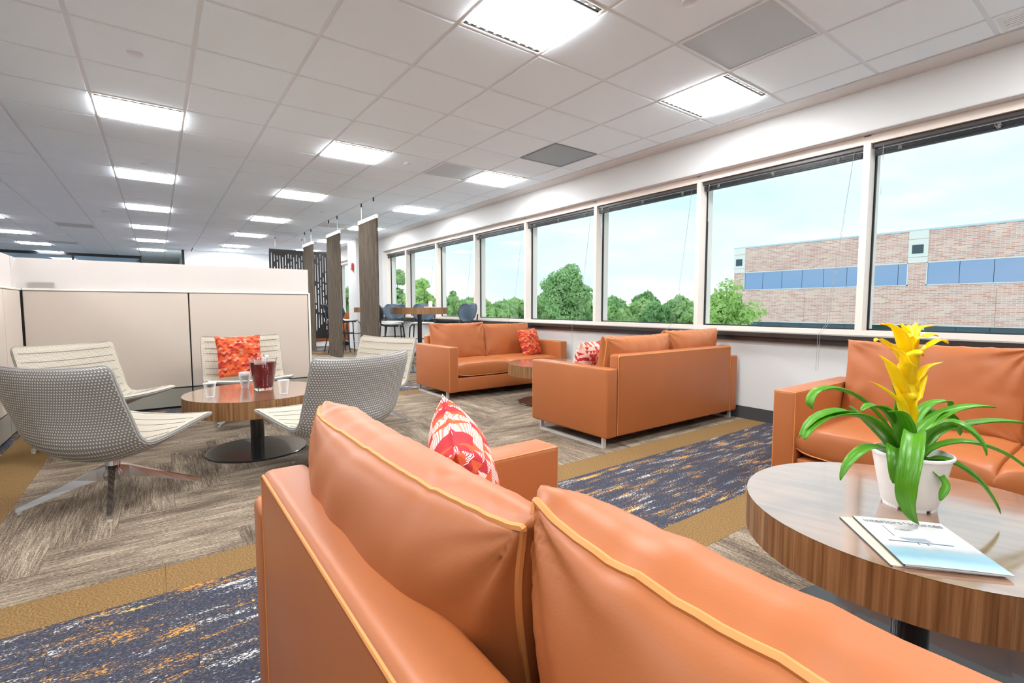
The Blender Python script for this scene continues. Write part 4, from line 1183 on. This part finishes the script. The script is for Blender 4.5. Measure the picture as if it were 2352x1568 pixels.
BR = [ # yellow bracts
 ([(2080, 930, -0.01), (2066, 890, -0.03), (2046, 850, -0.04), (2032, 830, -0.04), (2014, 813, -0.03)], 0.044),
 ([(2088, 930, -0.02), (2100, 880, -0.04), (2125, 840, -0.04), (2166, 831, -0.03)], 0.030),
 ([(2084, 900, -0.02), (2080, 850, -0.05), (2072, 830, -0.05), (2066, 812, -0.05), (2040, 800, -0.05)], 0.050),
 ([(2086, 870, 0.0), (2066, 820, -0.01), (2045, 800, -0.02), (2018, 780, -0.02), (2010, 786, -0.02)], 0.036),
 ([(2088, 868, -0.02), (2098, 825, -0.05), (2130, 800, -0.06), (2160, 782, -0.06), (2178, 790, -0.06)], 0.038),
 ([(2086, 880, -0.03), (2088, 835, -0.06), (2092, 812, -0.07), (2110, 802, -0.07), (2122, 818, -0.07)], 0.046),
 ([(2084, 840, -0.02), (2072, 790, -0.04), (2062, 765, -0.05), (2040, 748, -0.05), (2022, 745, -0.05)], 0.040),
 ([(2086, 840, -0.02), (2100, 790, -0.03), (2118, 770, -0.03), (2140, 764, -0.03), (2156, 772, -0.03)], 0.036),
 ([(2086, 830, 0.01), (2098, 780, 0.01), (2112, 755, 0.01), (2156, 747, 0.02)], 0.034),
 ([(2086, 815, -0.01), (2080, 775, -0.03), (2074, 755, -0.03), (2066, 742, -0.03)], 0.034),
 ([(2086, 815, -0.01), (2090, 775, -0.02), (2096, 752, -0.02), (2104, 740, -0.02)], 0.034),
 ([(2084, 815, -0.03), (2084, 780, -0.04), (2086, 760, -0.04), (2088, 745, -0.03)], 0.036),
 ([(2080, 970, -0.02), (2068, 930, -0.03), (2060, 905, -0.03), (2050, 880, -0.03)], 0.034),
 ([(2088, 985, -0.02), (2096, 930, -0.04), (2110, 890, -0.04), (2128, 856, -0.04)], 0.034),
 ([(2084, 1000, -0.02), (2076, 960, -0.03), (2060, 920, -0.03), (2024, 890, -0.03), (1996, 875, -0.02)], 0.026),
 ([(2085, 960, -0.02), (2084, 920, -0.035), (2086, 890, -0.035), (2086, 868, -0.03)], 0.046),
]
for pts, wd in BR: leaf('bract', M_bract, pts, wd, fold=0.2, n=14, wbase=0.75, wpeak=0.3)

# ------------------------------------------------------------------ magazines
def mat_cover_top():
    m = D.materials.new('magazine_cover'); t = nt(m)
    uv = N(t, 'ShaderNodeUVMap'); sp = N(t, 'ShaderNodeSeparateXYZ'); L(t, uv.outputs[0], sp.inputs[0])
    n = N(t, 'ShaderNodeTexNoise', inp={'Scale': 5.0, 'Detail': 3.0}); L(t, uv.outputs[0], n.inputs['Vector'])
    a = N(t, 'ShaderNodeMath', operation='MULTIPLY_ADD'); a.inputs[1].default_value = 0.10; L(t, n.outputs['Fac'], a.inputs[0]); L(t, sp.outputs[1], a.inputs[2])
    r = ramp(t, [(0.08, srgb(166, 190, 198)), (0.24, srgb(128, 164, 178)), (0.36, srgb(134, 168, 180)), (0.385, srgb(160, 164, 168)), (0.46, srgb(184, 190, 194)), (0.62, srgb(198, 200, 202)), (1.0, srgb(204, 205, 205))])
    L(t, a.outputs[0], r.inputs['Fac'])
    b = N(t, 'ShaderNodeBsdfPrincipled', inp={'Roughness': 0.25}); o = N(t, 'ShaderNodeOutputMaterial')
    L(t, r.outputs[0], b.inputs['Base Color']); L(t, b.outputs[0], o.inputs['Surface']); return m
M_cover = mat_cover_top()
def mesh_text(body, size, mat, parent, x, y, z, name, fit=None):
    cu = D.curves.new('text', 'FONT'); cu.body = body; cu.size = size; cu.extrude = 0.0; cu.resolution_u = 3
    to = D.objects.new('text', cu); COL.objects.link(to)
    dg = bpy.context.evaluated_depsgraph_get(); me = D.meshes.new_from_object(to.evaluated_get(dg))
    D.objects.remove(to)
    if fit:
        xs = [v.co.x for v in me.vertices]; k = fit / (max(xs) - min(xs))
        for v in me.vertices: v.co.x = (v.co.x - min(xs)) * k
    for v in me.vertices: v.co = Vector((v.co.x + x, v.co.y + y, z))
    me.materials.clear(); me.materials.append(mat)
    return link(D.objects.new(name, me), parent)
def magazine(label, tl, tr_, z0, th, mat, full):
    a = at_z(*tl, z0 + th); b = at_z(*tr_, z0 + th); d = (b - a); ang = math.atan2(d.y, d.x); Wm, Hm = 0.213, 0.270
    mg = thing('magazine', label, 'magazine', (a.x, a.y, z0), ang)
    # x along the top edge, -y down the page
    n_ = 12; vs = []; fs = []; uv = []
    lift = lambda x, y: 0.004 * math.exp(-((x - 0.0) / 0.03) ** 2) * 0 + 0.0018 * math.sin(3.0 * x / Wm + 1)
    for j in range(n_ + 1):
        for i in range(n_ + 1):
            x = Wm * i / n_; y = -Hm * j / n_
            vs.append(Vector((x, y, th + 0.0012 * math.sin(PI * i / n_)))); uv.append((i / n_, 1 - j / n_))
    for j in range(n_):
        for i in range(n_): k = j * (n_ + 1) + i; fs.append((k, k + n_ + 1, k + n_ + 2, k + 1))
    mk('cover', vs, fs, mat, mg, True, uvs=uv)
    MB().box(0.0006, Wm - 0.0006, -Hm + 0.0006, -0.0006, 0.0006, th - 0.0004).build('pages', M_paper, mg)
    MB().box(-0.0006, 0.003, -Hm, 0, 0.0, th - 0.0002).build('spine', M_graytext, mg)
    if full:
        zt = th + 0.0016
        mesh_text('interiors', 0.030, M_graytext, mg, 0.016, -0.036, zt, 'title_word', 0.090)
        mesh_text('+', 0.030, M_redtext, mg, 0.109, -0.036, zt, 'title_plus', 0.010)
        mesh_text('sources', 0.030, M_graytext, mg, 0.121, -0.036, zt, 'title_word', 0.080)
        mesh_text('PUBLIC', 0.011, M_graytext, mg, 0.072, -0.075, zt, 'headline', 0.038)
        MB().box(0.050, 0.0512, -0.115, -0.05, zt - 0.0003, zt).build('rule_line', M_graytext, mg)
        # printed lounge terrace: canopy, deck line and rail marks
        MB().add([(0.055, -0.122, zt), (0.118, -0.118, zt), (0.125, -0.138, zt), (0.075, -0.140, zt)], [(0, 3, 2, 1)]).build('printed_canopy', principled('print_grey', srgb(136, 148, 160), 0.3), mg)
        MB().box(0.025, 0.165, -0.1465, -0.143, zt - 0.0003, zt).box(0.086, 0.089, -0.156, -0.1465, zt - 0.0003, zt).box(0.106, 0.109, -0.156, -0.1465, zt - 0.0003, zt).build('printed_deck', principled('print_dark', srgb(76, 86, 98), 0.3), mg)
    return mg
magazine('magazine with a cream cover peeking out from under the top one', (1929, 1186), (2137, 1203), TZ, 0.004, M_cream, False)
magazine('top magazine with white and pale blue cover, beside the plant pot', (1959, 1184), (2169, 1203), TZ + 0.0062, 0.005, M_cover, True)

# ------------------------------------------------------------------ hanging felt panels and slotted screen
def hanging(yc, wdt, X, zt, zb, label, group):
    h = thing('hanging_panel', label, 'room divider', (X, yc, zt), group=group)
    MB().rbox(-0.012, 0.012, -wdt / 2, wdt / 2, zb - zt, -0.055, 0.003).build('felt_sheet', M_felt, h)
    cl = MB().rbox(-0.016, 0.016, -wdt / 2, wdt / 2, -0.06, 0.0, 0.003).build('top_clamp', M_steel, h)
    for yy in (-0.33, 0, 0.33):
        bo = MB().lathe([(0.0, 0.0), (0.008, 0.0), (0.006, 0.004), (0, 0.004)], 10).build('bolt', M_slot, cl); bo.location = (-0.016, yy * wdt / 0.8, -0.03); bo.rotation_euler = (0, -PI / 2, 0)
    # felt ridges
    for q in range(13):
        yy = -wdt / 2 + 0.04 + (wdt - 0.08) * (q / 12) + random.uniform(-0.012, 0.012)
        B('rib', M_felt, h, -0.0145, -0.012, yy - 0.004, yy + 0.004, zb - zt, -0.06)
    for yy in (-0.27, 0.27):
        MB().tube([(0, yy, 0), (0, yy, C - zt - 0.05)], 0.0018, 6).build('cable', M_steel, h)
        MB().lathe([(0.0, C - zt - 0.065), (0.011, C - zt - 0.065), (0.011, C - zt - 0.008), (0, C - zt - 0.008)], 10, (0, yy, 0)).build('cable_grip', M_black, h, True, 40)
    return h
hanging(7.50, 0.81, 2.698, 2.42, 0.10, 'nearest and tallest brown felt panel hanging from the ceiling', 'hanging brown felt panels')
hanging(9.33, 0.81, 2.698, 2.42, 0.10, 'middle one of the three brown felt panels hanging in a row', 'hanging brown felt panels')
hanging(11.18, 0.81, 2.698, 2.42, 0.10, 'farthest of the three brown felt panels, beside the white partition', 'hanging brown felt panels')
hanging(16.45, 0.60, 0.86, 2.25, 1.2, 'tiny distant brown panel hanging above the long white screen', 'hanging brown felt panels')

# slotted dark screen (real openings)
sx0, sx1, sy, sz0, sz1 = 2.16, 3.50, 12.58, 0.26, 2.40
sc_ = thing('slotted_screen', 'black hanging screen cut with thin vertical slots', 'room divider', (0, sy, 0))
mb = MB(); nc = 22; cwid = (sx1 - sx0) / nc; rr = random.Random(3)
mb.box(sx0, sx1, -0.012, 0.012, sz1 - 0.06, sz1).box(sx0, sx1, -0.012, 0.012, sz0, sz0 + 0.04)
for c in range(nc):
    xa, xb = sx0 + c * cwid, sx0 + (c + 1) * cwid
    sl = 0.28 * cwid
    mb.box(xa, xb - sl, -0.006, 0.006, sz0 + 0.04, sz1 - 0.06)
    z = sz1 - 0.06 - rr.random() * 0.12
    top = sz1 - 0.06
    while z > sz0 + 0.3:
        ln = rr.choice((0.10, 0.16, 0.25, 0.34, 0.42))
        mb.box(xb - sl, xb, -0.006, 0.006, z, top)
        z -= ln; top = max(z, sz0 + 0.04); z = top - rr.choice((0.03, 0.05, 0.05, 0.12))
    mb.box(xb - sl, xb, -0.006, 0.006, sz0 + 0.04, top)
mb.build('slotted_sheet', M_brownpanel, sc_)
for xx in (2.30, 2.90):
    MB().tube([(xx, 0, sz1), (xx, 0, C - 0.05)], 0.0018, 6).build('cable', M_steel, sc_)
    MB().lathe([(0.0, C - 0.065), (0.011, C - 0.065), (0.011, C - 0.008), (0, C - 0.008)], 10, (xx, 0, 0)).build('cable_grip', M_black, sc_)

# far leather benches
bn = thing('bench', 'orange leather bench on a white plinth behind the slotted screen', 'bench', (3.42, 13.75, 0))
MB().rbox(-0.9, 0.42, -0.35, 0.35, 0.13, 0.42, 0.03, 3).build('seat_block', M_leather, bn, True, 60)
MB().box(-0.88, 0.40, -0.33, 0.33, 0.0, 0.13).build('plinth', M_white_pot, bn)
bn2 = thing('cabinet_seat', 'orange upholstered booth end seen behind a bar stool', 'bench', (4.05, 13.7, 0))
MB().rbox(-0.18, 0.20, -0.4, 0.35, 0.10, 0.62, 0.02, 3).build('lower_block', M_leather, bn2, True, 60)
MB().rbox(-0.18, 0.20, -0.4, 0.35, 0.64, 0.90, 0.02, 3).build('upper_block', M_leather, bn2, True, 60)
MB().box(-0.16, 0.18, -0.38, 0.33, 0.0, 0.10).box(-0.17, 0.19, -0.39, 0.34, 0.615, 0.645).build('dark_plinth', M_black, bn2)

# ------------------------------------------------------------------ bar stools
def make_stool():
    s = thing('bar_stool', 'x', 'stool', group='bar stools')
    zs = 0.74
    sp = []
    MB().lathe([(0.0, zs - 0.012), (0.19, zs - 0.012), (0.215, zs + 0.004), (0.21, zs + 0.022), (0.15, zs + 0.028), (0.0, zs + 0.024)], 28, sx=1.0, sy=0.98).build('seat', M_stoolseat, s, True, 60)
    # backrest shell: curved shield
    nu, nv = 16, 14; vs = []; fs = []
    for j in range(nv + 1):
        v = j / nv; z = 0.80 + 0.30 * v
        hw = 0.225 * max(0.12, 1 - (abs(v - 0.56) / 0.60) ** 2.3) ** 0.55
        for i in range(nu + 1):
            u = -1 + 2 * i / nu
            x = -0.235 - 0.07 * v + 0.075 * u * u + 0.02 * math.sin(PI * v)
            vs.append(Vector((x, u * hw, z)))
    for j in range(nv):
        for i in range(nu): k = j * (nu + 1) + i; fs.append((k, k + 1, k + nu + 2, k + nu + 1))
    b = mk('backrest', vs, fs, M_stool, s, True); sd = b.modifiers.new('thickness', 'SOLIDIFY'); sd.thickness = 0.012; sd.offset = 0
    for u in (-0.45, -0.22, 0, 0.22, 0.45):
        pts = [Vector((-0.235 - 0.07 * v + 0.075 * u * u + 0.02 * math.sin(PI * v) + 0.008, u * 0.22, 0.80 + 0.30 * v)) for v in (0.15, 0.35, 0.55, 0.72)]
        MB().tube(pts, 0.004, 5).build('back_rib', M_stool, b, True)
    for sy in (-1, 1):
        MB().tube([(0.10, sy * 0.17, zs - 0.02), (-0.14, sy * 0.18, zs - 0.015), (-0.20, sy * 0.185, zs + 0.01), (-0.225, sy * 0.19, 0.82), (-0.245, sy * 0.185, 0.92)], 0.012, 8).build('back_support', M_black, s, True)
        MB().tube([(0.15, sy * 0.17, zs - 0.02), (0.19, sy * 0.19, zs - 0.05), (0.24, sy * 0.235, 0.0)], 0.0115, 8).build('leg', M_black, s, True)
        MB().tube([(-0.10, sy * 0.17, zs - 0.02), (-0.24, sy * 0.235, 0.0)], 0.0115, 8).build('leg', M_black, s, True)
        MB().tube([(0.205, sy * 0.206, 0.46), (-0.155, sy * 0.196, 0.46)], 0.009, 8).build('side_rung', M_black, s, True)
    MB().tube([(0.222, -0.221, 0.25), (0.222, 0.221, 0.25)], 0.010, 8).build('foot_rung', M_steel, s, True)
    MB().tube([(-0.155, -0.196, 0.46), (-0.155, 0.196, 0.46)], 0.009, 8).build('back_rung', M_black, s, True)
    return s
stl = make_stool()
ST = [((3.34, 11.45), -5, 'bar stool showing beside the middle hanging panel, before the slotted screen'), ((3.42, 10.85), 6, 'blue backed bar stool between the two nearest hanging panels'),
      ((3.20, 7.98), 0, 'bar stool half hidden by the right edge of the nearest hanging panel'), ((3.72, 9.05), -125, 'bar stool behind the tall tables, facing the camera at left'),
      ((3.86, 8.02), -125, 'bar stool directly behind the tall bar table post'), ((4.0, 6.95), 192, 'bar stool right of the tall bar table, above the farthest sofa')]
for k, (xy, deg, lab) in enumerate(ST):
    o = stl if k == 0 else copy_tree(stl)
    o.location = (*xy, 0); o.rotation_euler = (0, 0, math.radians(deg)); o['label'] = lab

# ------------------------------------------------------------------ outside: ground, building, trees
ZG = -5.2
struct(B('ground', M_grass, None, 45, 400, -200, 400, ZG - 0.5, ZG))
struct(B('ground_bounce_paving', M_bounce_paving, None, 4.9, 45, -200, 60, ZG - 0.5, ZG))  # unseen pale ground, added to bounce daylight in through the windows
struct(B('ground_lawn', M_grass, None, 4.9, 45, 60, 400, ZG - 0.5, ZG))
bx = 38.0
bd = thing('brick_building', 'long red brick office building with ribbon windows outside, at right', 'building', (bx, 0, 0))
y1 = 21.4; y0 = -30.0
def bwall(parts):
    mb = MB(); uv = []
    for (ya, yb, za, zb) in parts: mb.box(0, 0.4, ya, yb, za, zb)
    return mb.build('brick_wall', M_brick, bd, uvs=[(v.y, v.z) if True else 0 for v in mb.v])
zt, zh, zs_, zl, zl2 = 5.70, 3.78, 2.37, -0.06, -1.5
bwall([(y0, y1, zh, zt - 0.0), (y0, y1, zl, zs_), (20.55, y1, zs_, zh), (9.15, 10.05, zs_, zh), (y0, y1, ZG, zl2)])
mb = MB().box(0.4, 20, y0, y1, ZG, zt - 0.2); mb.build('building_core', M_concrete, bd)
MB().box(-0.06, 0.5, y0, y1 + 0.06, zt, zt + 0.10).build('roof_flashing', M_roofing, bd)
for (ya, yb) in ((20.50, 21.42), (9.12, 10.08)):
    p = MB().box(-0.06, 0.0, ya, yb, zh - 0.02, zt).build('precast_panel', M_concrete, bd)
    MB().box(-0.075, -0.06, ya + 0.22, yb - 0.18, 4.33, 4.86).build('square_window', M_facade_dark, p)
    for z in (4.10, 5.2): MB().box(-0.063, -0.06, ya, yb, z, z + 0.02).build('panel_joint', M_kick, p)
def ribbon(ya, yb, za, zb, mat, step):
    f = MB(); e = 0.05
    f.box(-0.05, 0.05, ya, yb, za, za + e).box(-0.05, 0.05, ya, yb, zb - e, zb).box(-0.05, 0.05, ya, ya + e, za, zb).box(-0.05, 0.05, yb - e, yb, za, zb)
    fr = f.build('window_frame', M_bldframe, bd)
    y = yb - e
    while y > ya + e + 0.1:
        y2 = max(ya + e, y - step)
        MB().box(0.02, 0.05, y2 + 0.012, y - 0.012, za + e, zb - e).build('window_pane', mat, fr)
        y = y2
    MB().box(0.05, 0.08, ya + e, yb - e, za + e, zb - e).build('window_backing', M_gasket, fr)
ribbon(10.05, 20.55, zs_, zh, M_facade_glass, 1.42)
ribbon(-12.0, 9.15, zs_, zh, M_facade_glass, 1.46)
ribbon(10.05, 20.55, zl2, zl, M_facade_dark, 1.42)
ribbon(-12.0, 9.15, zl2, zl, M_facade_dark, 1.46)
for yy in (16.0, 12.4, 6.0): MB().box(-0.004, 0.0, yy, yy + 0.02, zl, zs_ - 0.3).build('control_joint', M_kick, bd)

def tree_mesh(seed, H_, Rw, nblob, nleaf, ls, trunk_h, squash=1.0, sparse=0.0):
    rd = random.Random(seed); vs = []; fs = []
    cz = trunk_h + (H_ - trunk_h) * 0.52; rz_ = (H_ - trunk_h) * 0.5
    blobs = []
    for b in range(nblob):
        while True:
            p = Vector((rd.uniform(-1, 1), rd.uniform(-1, 1), rd.uniform(-1, 1)))
            if p.length < 1: break
        p = p * (0.55 + 0.45 * rd.random()) / max(0.55, p.length) * p.length ** 0.5
        c = Vector((p.x * Rw * (1 - 0.35 * max(0, p.z)), p.y * Rw * (1 - 0.35 * max(0, p.z)), cz + p.z * rz_))
        blobs.append((c, max(Rw, (H_ - trunk_h) * 0.22) * rd.uniform(0.22, 0.42)))
    for (c, r) in blobs:
        for q in range(nleaf):
            d = Vector((rd.gauss(0, 1), rd.gauss(0, 1), rd.gauss(0, 1))).normalized()
            p = c + Vector((d.x, d.y, d.z * 0.8)) * r * (0.75 + 0.35 * rd.random())
            nn = (d + Vector((rd.uniform(-.8, .8), rd.uniform(-.8, .8), rd.uniform(-.4, .8)))).normalized()
            a = nn.orthogonal().normalized(); a.rotate(Matrix.Rotation(rd.random() * 6.28, 3, nn)); bb = nn.cross(a)
            s1 = ls * rd.uniform(0.6, 1.2); k = len(vs)
            vs += [p - a * s1, p - bb * s1 * 0.55, p + a * s1, p + bb * s1 * 0.55]; fs.append((k, k + 1, k + 2, k + 3))
    tb = MB(); tb.tube([(0, 0, 0), (0.05, 0, trunk_h * 0.6), (0, 0.1, trunk_h), (0.1, 0, cz + rz_ * 0.3)], [H_ * 0.022, H_ * 0.018, H_ * 0.014, H_ * 0.004], 8)
    for b in range(9):
        c, r = blobs[b * len(blobs) // 9]; z0 = trunk_h * (0.8 + 0.5 * rd.random())
        tb.tube([(0, 0, z0), (c.x * 0.5, c.y * 0.5, z0 + (c.z - z0) * 0.6), tuple(c)], [H_ * 0.008, H_ * 0.006, H_ * 0.002], 5)
    return vs, fs, tb
TREE = {}
def tree(key, label, px, py_top, dist, wpx, mat, group=None, args=None, cat='tree'):
    p = at_d(px, 706, dist); top = at_d(px, py_top, dist).z; H_ = top - ZG; Rw = wpx / FPX * dist / 2
    nb, nl, ls, th, seed = args
    if key not in TREE:
        o = thing('tree', label, cat, (p.x, p.y, ZG), random.random() * 6, group)
        vs, fs, tb = tree_mesh(seed, H_, Rw, nb, nl, ls, th)
        mk('crown', vs, fs, mat, o); tb.build('trunk', M_bark, o, True, 40)
        TREE[key] = (o, H_, Rw)
    else:
        src, h0, r0 = TREE[key]
        o = copy_tree(src); o.location = (p.x, p.y, ZG); o.rotation_euler = (0, 0, random.random() * 6)
        k = H_ / h0; kx = Rw / r0; o.scale = (kx, kx, k); o['label'] = label
        if group: o['group'] = group
        elif 'group' in o: del o['group']
    return o
tree('big', 'tall round green tree rising above the treeline in the middle windows', 1300, 613, 62, 112, M_fol_b, args=(56, 230, 0.24, 4.0, 5))
tree('near', 'yellow green tree in front of the brick building corner', 1668, 662, 27, 150, M_fol_c, args=(60, 210, 0.13, 1.8, 8))
tree('mid', 'bright green tree behind the tall bar table in the far windows', 968, 636, 40, 78, M_fol_c, args=(44, 120, 0.20, 2.5, 11))
tree('left', 'pale feathery tree in the farthest narrow window', 922, 606, 46, 60, M_fol_a, args=(44, 100, 0.22, 3.0, 14))
tree('slim', 'small round tree just right of the bright green one', 1042, 668, 56, 46, M_fol_a, args=(30, 90, 0.26, 3.0, 17))
rt = random.Random(12)
lab_line = 'leafy tree of the distant green treeline beyond the windows'
for row, (dist, sp_, top) in enumerate(((72, 92, 700), (84, 86, 690), (97, 80, 682), (110, 76, 676))):
    px = 868 + row * 27; k = row
    while px < 1640:
        big_gap = row < 2 and 1215 < px < 1370
        if not big_gap:
            tree('line%d' % (k % 3), lab_line, px + rt.uniform(-4, 4), top + rt.uniform(-5, 5) + (6 if px < 1200 else 0), dist + rt.uniform(-2, 2), sp_ * rt.uniform(0.80, 0.90), (M_fol_a, M_fol_b, M_fol_a)[k % 3], 'distant treeline', args=(56, 90, 0.55, 0.5, 30 + k % 3))
        px += sp_; k += 1
for k in range(4):
    tree('side%d' % (k % 2), 'feathery green tree at the far left windows', 790 + k * 34, 640 + k * 8, 52, 60, (M_fol_a, M_fol_c)[k % 2], 'trees at the far left windows', args=(40, 80, 0.30, 2.0, 70 + k % 2))
